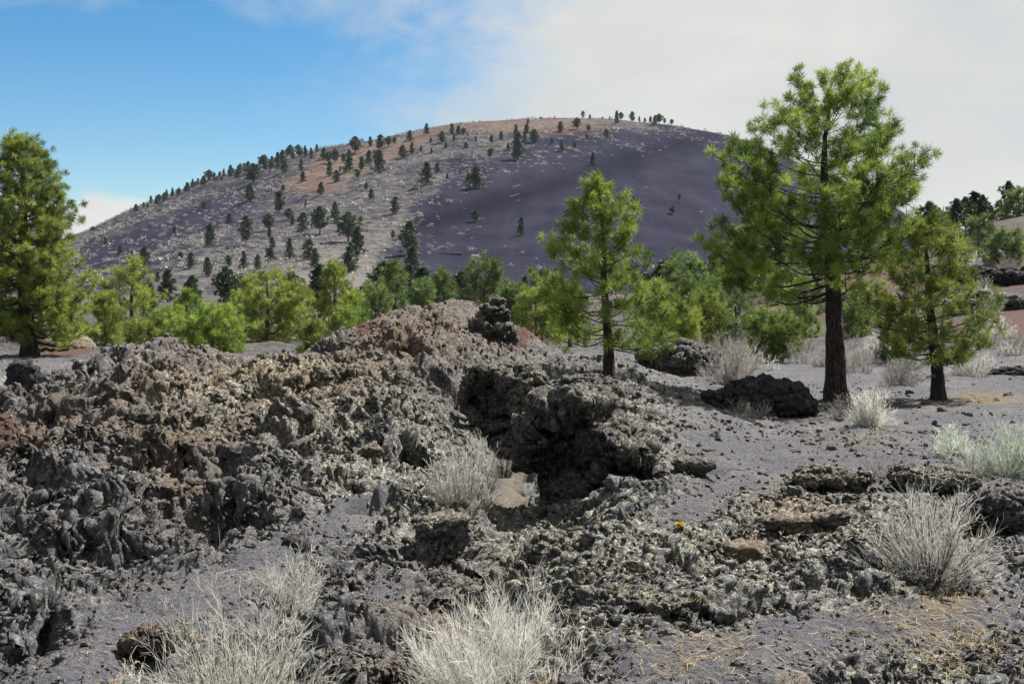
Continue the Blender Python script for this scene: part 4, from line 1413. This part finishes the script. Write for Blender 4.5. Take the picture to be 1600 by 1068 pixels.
for k in range(120):
    cx, cy, rx, ry, lab, grp = [(590, 392, 90, 50, 'pale round shrub on the lower edge of the bare cone slope', 'pale shrubs on the lower cone slope'),
                                (530, 310, 90, 45, 'pale round shrub on the mid slope of the cone among pines', 'pale shrubs on the mid cone slope'),
                                (250, 350, 110, 40, 'pale round shrub on the far left slope of the cone', 'pale shrubs on the left cone slope'),
                                (830, 220, 110, 20, 'pale round shrub under the summit of the cone', 'pale shrubs under the summit')][k % 4]
    a, q = r.uniform(0, 6.283), math.sqrt(r.uniform(0, 1))
    px_, py_ = cx + rx * q * math.cos(a), cy + ry * q * math.sin(a)
    if py_ < np.interp(px_, SKYX, SKYY) + 5:
        continue
    x_, y_ = hit(px_, py_, 200)
    o = bpy.data.objects.new('hill_shrub', BR[k % 4])
    COL.objects.link(o)
    o.location = (x_, y_, float(base_h(x_, y_)))
    s = r.uniform(1.1, 2.1) * y_ / 520
    o.scale = (s, s, s)
    o.rotation_euler = (0, 0, r.uniform(0, 6.28))
    tag(o, lab, 'shrub', grp)
for px_, py_, lab in ((845, 437, 'pale spreading shrub low on the bare slope left of the middle pine'), (702, 440, 'pale shrub beside the small fallen trunk at the foot of the bare slope'), (752, 342, 'pale shrub touching the small bushy pine on bare slope'), (764, 285, 'low pale shrub beside the shadowed pine high on bare slope')):
    x_, y_ = hit(px_, min(py_, 430), 200)
    o = bpy.data.objects.new('hill_shrub', BR[1]); COL.objects.link(o)
    o.location = (x_, y_, float(base_h(x_, y_))); s = y_ / 420; o.scale = (s * 1.5, s, s * 0.8)
    tag(o, lab, 'shrub')


def log(px0, py0, px1, py1, rad, label, mat, stubs=3, seed=0, dmin=40, d=None):
    rng = np.random.default_rng(seed)
    a = np.array(at(px0, py0, d)); c = np.array(at(px1, py1, d))
    a[2] += rad * 1.2; c[2] += rad * 1.2
    root = thing('fallen_log', label, 'log', tuple(a))
    m = MB()
    s = np.linspace(0, 1, 9)
    path = (c - a) * s[:, None] + rng.normal(size=(9, 3)) * rad * 0.2
    m.tube(path, rad * (1 - 0.5 * s), 8, bumpy=0.1, rng=rng)
    m.build('trunk', mat, root)
    w = MB()
    for k in range(stubs):
        p = path[rng.integers(2, 9)]
        e = p + np.array([rng.uniform(-1, 1), rng.uniform(-.5, .5), rng.uniform(0.4, 1.2)]) * rad * 5
        w.tube(np.stack([p, (p + e) / 2 + rng.normal(size=3) * rad * .3, e]), rad * np.array([0.35, 0.25, 0.12]), 5)
    if stubs:
        w.build('branch', mat, root)
    return root


log(720, 399, 690, 397, 0.35, 'dark fallen trunk with root stubs at the foot of the bare cone slope', M_BARK_R, 4, 1)
log(797, 309, 811, 304, 0.2, 'lower of two bleached logs lying on the bare cone slope', M_STEM, 1, 2)
log(801, 293, 813, 290, 0.2, 'upper of two bleached logs lying on the bare cone slope', M_STEM, 1, 3)
log(52, 546, 106, 560, 0.10, 'brown fallen log lying in front of the reddish mound at left', M_BARK_R, 0, 4, d=43)

# ------------------------------------------------------------------ brush near the camera
def shrub(label, px, row, wpx, hpx, seed, mat, n_stem=46, per=14, tw=0.0022, stem_mat=None, spread=1.0, d=None, curl=0.35, name='rabbitbrush', group=None, cat='shrub', thick=0.0035, bare=False):
    rng = np.random.default_rng(seed)
    loc = at(px, row, d)
    sc = loc[1] / 2000.0
    R, Hh = wpx * 0.5 * sc, hpx * sc
    tw = max(tw * 0.8, sc * 0.30)
    root = thing(name, label, cat, loc, group)
    st, tg = MB(), MB()
    th = np.arccos(rng.uniform(0.0, 0.97, n_stem)) * spread
    ph = rng.uniform(0, 6.283, n_stem)
    fx = np.sin(th)
    tip = np.stack([fx * np.cos(ph) * R, fx * np.sin(ph) * R, np.cos(th) * Hh * rng.uniform(0.75, 1.0, n_stem) + 0.12 * Hh], -1) * rng.uniform(0.7, 1.0, (n_stem, 1))
    s = np.linspace(0, 1, 6)
    b0 = np.stack([np.cos(ph), np.sin(ph), 0 * ph - 0.3], -1) * R * 0.10
    P = b0[:, None, :] + (tip - b0)[:, None, :] * s[None, :, None]
    P[..., 2] += (-0.22 * Hh * fx)[:, None] * (np.sin(s * math.pi) ** 1)[None, :] * curl * 2
    P += rng.normal(size=P.shape) * 0.02 * R * s[None, :, None]
    for i in range(n_stem):
        st.tube(P[i], thick * (R / 0.5) ** 0.5 * (1 - 0.7 * s) * rng.uniform(0.5, 1.2) + tw * 0.3, 4, tint=rng.uniform(0.1, 0.9))
    n = int(n_stem * per * (1.0 if bare else 1.5))
    si = rng.integers(0, n_stem, n)
    sj = rng.uniform(0.22, 1.0, n)
    k = np.clip((sj * 5).astype(int), 0, 4)
    fr = sj * 5 - k
    base = P[si, k] * (1 - fr[:, None]) + P[si, k + 1] * fr[:, None]
    dr = P[si, 5] - P[si, 2]
    dr /= np.linalg.norm(dr, axis=1, keepdims=True) + 1e-9
    dr = dr + rng.normal(size=(n, 3)) * (0.62 if not bare else 0.65) + np.array([0, 0, 0.22 if not bare else 0.3])
    dr /= np.linalg.norm(dr, axis=1, keepdims=True)
    L = (0.14 + 0.24 * rng.uniform(0, 1, n)) * math.sqrt(R * Hh) * (1.15 - 0.5 * sj)
    q = np.linspace(0, 1, 4)
    T = base[:, None, :] + dr[:, None, :] * (L[:, None] * q[None, :])[..., None]
    T[..., 2] += (0.12 * L)[:, None] * q[None, :] ** 2
    T += rng.normal(size=T.shape) * ((0.045 if not bare else 0.08) * L)[:, None, None] * q[None, :, None]
    W = tw * np.array([1.0, 0.95, 0.8, 0.45])[None, :] * rng.uniform(0.6, 1.3, (n, 1))
    tg.ribbons(T, W, rng, np.clip(rng.uniform(0, 1, n) * 0.7 + 0.3 * sj, 0, 1))
    # second order twiglets
    m = int(n * 1.3) if bare else int(n * 1.5)
    i2 = rng.integers(0, n, m)
    b2 = T[i2, rng.integers(1, 4, m)]
    d2 = dr[i2] + rng.normal(size=(m, 3)) * 0.5 + np.array([0, 0, 0.2])
    d2 /= np.linalg.norm(d2, axis=1, keepdims=True)
    l2 = L[i2] * rng.uniform(0.25, 0.6, m)
    T2 = b2[:, None, :] + d2[:, None, :] * (l2[:, None] * np.linspace(0, 1, 3)[None, :])[..., None]
    tg.ribbons(T2, tw * 0.75 * np.array([1, 0.9, 0.4])[None, :] * np.ones((m, 1)), rng, rng.uniform(0.3, 1, m))
    st.build('stem', stem_mat or mat, root)
    tg.build('twig', mat, root)
    return root


def grass(label, px, row, wpx, hpx, seed, mat=None, n=160, d=None, group=None, name='grass_tuft', lie=0.3):
    rng = np.random.default_rng(seed)
    loc = at(px, row, d)
    sc = loc[1] / 2000
    R, H = wpx * 0.5 * sc, hpx * sc
    root = thing(name, label, 'grass tuft', loc, group)
    ph = rng.uniform(0, 6.283, n)
    q = np.sqrt(rng.uniform(0, 1, n))
    b = np.stack([np.cos(ph) * q, np.sin(ph) * q, 0 * q - 0.02], -1) * np.array([R * 0.35, R * 0.35, 1])
    out = np.stack([np.cos(ph) * R, np.sin(ph) * R, 0 * ph], -1) * q[:, None] + rng.normal(size=(n, 3)) * np.array([1, 1, 0]) * R * 0.25
    h = H * rng.uniform(0.4, 1.0, n) * (1 - 0.6 * q * lie)
    s = np.linspace(0, 1, 5)
    P = b[:, None, :] + out[:, None, :] * (s ** 1.6)[None, :, None]
    P[..., 2] += h[:, None] * np.sin(s * math.pi * (0.5 + 0.25 * lie))[None, :]
    m = MB()
    w = max(0.0016, sc * 0.40)
    m.ribbons(P, w * np.array([1, 1, 0.9, 0.7, 0.3])[None, :] * rng.uniform(0.6, 1.3, (n, 1)), rng, rng.uniform(0, 1, n))
    m.build('blade', mat or M_STRAW, root)
    return root


shrub('tall bare bush of bleached white twigs at the bottom left', 375, 1075, 360, 285, 1, M_TWIG_W, 64, 30, 0.0017, bare=True, curl=0.1, d=5.9, thick=0.004, stem_mat=M_TWIG_B)
shrub('dense pale grey bush of fine hair like twigs at the bottom centre', 780, 1052, 340, 200, 2, M_TWIG, 120, 34, 0.0015, d=6.3, spread=1.1, stem_mat=M_TWIG_B)
shrub('small pale bush above the bare bleached bush', 455, 905, 140, 115, 3, M_TWIG, 44, 16, 0.0022)
shrub('round pale bush in the sandy gully', 728, 795, 140, 128, 4, M_TWIG, 66, 20, 0.0022, stem_mat=M_STEM)
shrub('large grey bush with dark woody stems on the right lava', 1455, 905, 225, 178, 5, M_TWIG, 60, 18, 0.0022, stem_mat=M_STEM, curl=0.1, thick=0.006)
shrub('pale sage green bush at the right edge below the path', 1572, 770, 150, 105, 6, M_TWIG_G, 80, 20, 0.0022, d=12.6)
shrub('small pale sage green bush left of the one at the right edge', 1487, 722, 68, 62, 7, M_TWIG_G, 46, 16, 0.0022, d=14.5)
shrub('grey dry bush between the dark stemmed bush and the sage bushes', 1385, 745, 90, 50, 8, M_TWIG_B, 30, 10, 0.0022)
shrub('pale green bush at the foot of the biggest pine', 1362, 664, 84, 68, 9, M_TWIG, 60, 18, 0.003)
shrub('dark grey bush against the trunk foot of the biggest pine', 1322, 656, 60, 46, 10, M_TWIG_B, 36, 12, 0.003)
shrub('tiny sage sprig on the cinder left of the trunk', 1350, 692, 34, 26, 11, M_TWIG_G, 24, 8, 0.003)
shrub('hazy pale bush right of the lava rubble ridge behind the middle pine', 1140, 585, 110, 75, 12, M_TWIG_B, 70, 18, 0.004, d=26)
shrub('pale dry bush in the hollow between the dark outcrop and tall block', 832, 655, 66, 55, 13, M_TWIG_B, 40, 14, 0.003, d=17)
shrub('thin grey dead bush in the shade of the dark outcrop', 785, 706, 50, 50, 14, M_STEM, 26, 9, 0.003, d=14.3)
shrub('pale bush at the left edge beneath the tall left pine', 8, 610, 74, 66, 15, M_TWIG, 60, 18, 0.0035, d=21)
shrub('brown bare bush between the two right pines', 1405, 612, 76, 50, 16, M_TWIG_B, 46, 14, 0.004, d=26)
shrub('pale bush right beside the young right pine trunk', 1518, 600, 74, 60, 17, M_TWIG, 50, 14, 0.004, d=29)
shrub('low dry bush over the black lava mound', 1170, 652, 100, 36, 18, M_TWIG_B, 40, 10, 0.003, d=19.4)
shrub('small dry bush on the lava left of the central bush', 620, 1068, 110, 60, 19, M_TWIG_W, 40, 12, 0.002, d=5.8)
shrub('thin upright twigs at the left of the bare bleached bush', 205, 1060, 70, 110, 20, M_TWIG_W, 16, 8, 0.002, d=6.0, bare=True, spread=0.5)
shrub('low grey bush by the sage bushes on the cinder', 1520, 745, 90, 48, 21, M_TWIG_B, 40, 12, 0.0022)
shrub('grey bush at the right edge under the sage bush', 1590, 800, 80, 50, 22, M_TWIG_B, 40, 12, 0.0022)
r = np.random.default_rng(77)
for k in range(84):
    zone = k % 7
    cx, cy, rx, ry, s, lab, grp = [(1240, 565, 110, 24, 60, 'hazy grey bush in the thicket behind the biggest pine', 'bushes behind the biggest pine'),
                                   (1370, 560, 80, 26, 56, 'hazy grey bush between the right pines and the slope', 'bushes behind the right pines'),
                                   (1545, 545, 60, 22, 50, 'pale bush on the flat below the right red slope', 'bushes below the red slope'),
                                   (1530, 420, 90, 20, 44, 'pale grey bush on the red slope above the basalt ledge', 'bushes above the basalt ledge'),
                                   (1500, 480, 120, 26, 46, 'pale grey bush on the red slope below the basalt ledge', 'bushes below the basalt ledge'),
                                   (1130, 545, 70, 26, 56, 'hazy pale bush between the middle pine and the biggest pine', 'bushes between the pines'),
                                   (1250, 490, 140, 24, 40, 'pale bush on the rising ground behind the biggest pine', 'bushes on the rise')][zone]
    a, q = r.uniform(0, 6.283), math.sqrt(r.uniform(0, 1))
    s = s * r.uniform(0.6, 1.15)
    shrub(lab, cx + rx * q * math.cos(a), cy + ry * q * math.sin(a), s * 1.2, s * 0.8, 500 + k, (M_TWIG_B, M_TWIG_B, M_TWIG_B, M_TWIG)[k % 4], 24, 9, 0.004, group=grp, name='dry_bush')

for k, (px, row, w, h, lab) in enumerate([(1485, 915, 90, 36, 'yellow straw tuft under the dark stemmed bush'), (1440, 955, 80, 26, 'flattened straw tuft in front of the dark stemmed bush'), (1060, 1040, 90, 26, 'thin straw tuft on the bottom cinder strip'),
                                          (1540, 930, 70, 26, 'straw tuft right of the dark stemmed bush'), (860, 1062, 90, 40, 'straw tuft at the right foot of the central pale bush'), (690, 1045, 80, 50, 'pale straw tuft at the left foot of the central pale bush'),
                                          (1525, 628, 60, 22, 'yellow grass tuft on the sandy strip at right'), (1100, 955, 60, 18, 'wispy straw on the lichened hummock'), (770, 910, 70, 40, 'dry grass tuft behind the central pale bush'),
                                          (180, 1050, 60, 50, 'dry grass tuft at the bottom left'), (560, 900, 50, 22, 'short dry grass on the purple hump'), (740, 840, 70, 22, 'short dry grass at the mouth of the gully'),
                                          (1240, 1055, 60, 40, 'dry grass sprig at the bottom edge right of centre'), (1370, 668, 60, 14, 'straw litter tuft at the foot of the biggest pine')]):
    grass(lab, px, row, w, h, 700 + k, M_STRAW if k not in (5, 8, 10) else M_TWIG_W, 150, lie=0.9 if h < 30 else 0.5)

# straw and needle litter
def litter():
    rng = np.random.default_rng(91)
    m = MB()
    n = 5600
    zone = [(1310, 640, 60, 10), (1465, 632, 50, 8), (1290, 648, 90, 10), (1480, 935, 100, 35), (1430, 985, 150, 40), (1080, 1030, 120, 40), (1040, 850, 110, 60), (1340, 690, 80, 14), (760, 880, 80, 40), (700, 1000, 120, 50), (1180, 790, 160, 60), (1520, 1000, 90, 40), (330, 1000, 200, 50)]
    P = []
    zi = rng.integers(0, len(zone), n)
    for i in range(n):
        cx, cy, rx, ry = zone[zi[i]]
        px, row = cx + rng.normal() * rx * 0.6, cy + rng.normal() * ry * 0.6
        d = 3500.0 / max(row - 470, 60)
        P.append(((px - 800) / 2000 * d, d))
    P = np.array(P)
    z = full_h(P[:, 0], P[:, 1])
    a = rng.uniform(0, 6.283, n)
    L = rng.uniform(0.02, 0.10, n)
    s = np.linspace(-0.5, 0.5, 4)
    X = P[:, 0:1] + np.cos(a)[:, None] * L[:, None] * s
    Y = P[:, 1:2] + np.sin(a)[:, None] * L[:, None] * s
    Z = full_h(X.ravel(), Y.ravel()).reshape(X.shape)
    Z = np.maximum(Z, Z.mean(1, keepdims=True) - 0.01) + 0.012
    m.ribbons(np.stack([X, Y, Z], -1), np.full((n, 4), 0.0015), rng, rng.uniform(0, 1, n))
    o = m.build('straw_litter', M_STRAW)
    tag(o, 'fallen pine straw and dry grass bits on the lava', 'litter', kind='stuff')


litter()

# the one yellow flower
x, y, z = at(1062, 832)
fl = thing('yellow_flower', 'single yellow flower head on the cinder slope right of the tall block', 'flower', (x, y, z))
rng = np.random.default_rng(5)
m = MB()
n = 90
q = rng.normal(size=(n, 3)); q[:, 2] = np.abs(q[:, 2]); q /= np.linalg.norm(q, axis=1, keepdims=True)
b0 = np.array([0, 0, 0.05])
m.ribbons(np.stack([b0 + q * 0.004, b0 + q * 0.02, b0 + q * 0.036 * np.array([1, 1, 0.8])], 1), np.tile([[0.002, 0.006, 0.003]], (n, 1)), rng, rng.uniform(0, 1, n))
m.build('bloom', M_FLOWER, fl)
m = MB()
m.tube(np.array([[0, 0, -0.03], [0.004, 0, 0.02], [0, 0, 0.05]]), np.array([0.003, 0.0028, 0.0025]), 5)
m.build('stem', M_STEM, fl)

# ------------------------------------------------------------------ air
def haze():
    bpy.context.view_layer.update()
    zz = [(q.matrix_world @ Vector(c)).z for q in bpy.data.objects if q.type == 'MESH' for c in (q.bound_box[0], q.bound_box[6])]
    z0, z1 = min(zz) - 1.0, max(zz) + 2.0
    bm = bmesh.new()
    bmesh.ops.create_cube(bm, size=1.0)
    me = bpy.data.meshes.new('haze')
    bm.to_mesh(me)
    bm.free()
    o = link(bpy.data.objects.new('haze', me))
    o.scale = (7800, 7800, z1 - z0)
    o.location = (0, 0, (z0 + z1) / 2)
    m = bpy.data.materials.new('air')
    m.use_nodes = True
    g = NT(m.node_tree)
    out = g.node('ShaderNodeOutputMaterial')
    v = g.node('ShaderNodeVolumePrincipled')
    v.inputs['Color'].default_value = (0.70, 0.82, 1.0, 1)
    v.inputs['Density'].default_value = HAZE
    g.link(v.outputs[0], out.inputs['Volume'])
    me.materials.append(m)
    tag(o, 'thin blue air haze over the whole landscape', 'haze', kind='stuff')


HAZE = 0.000035
haze()
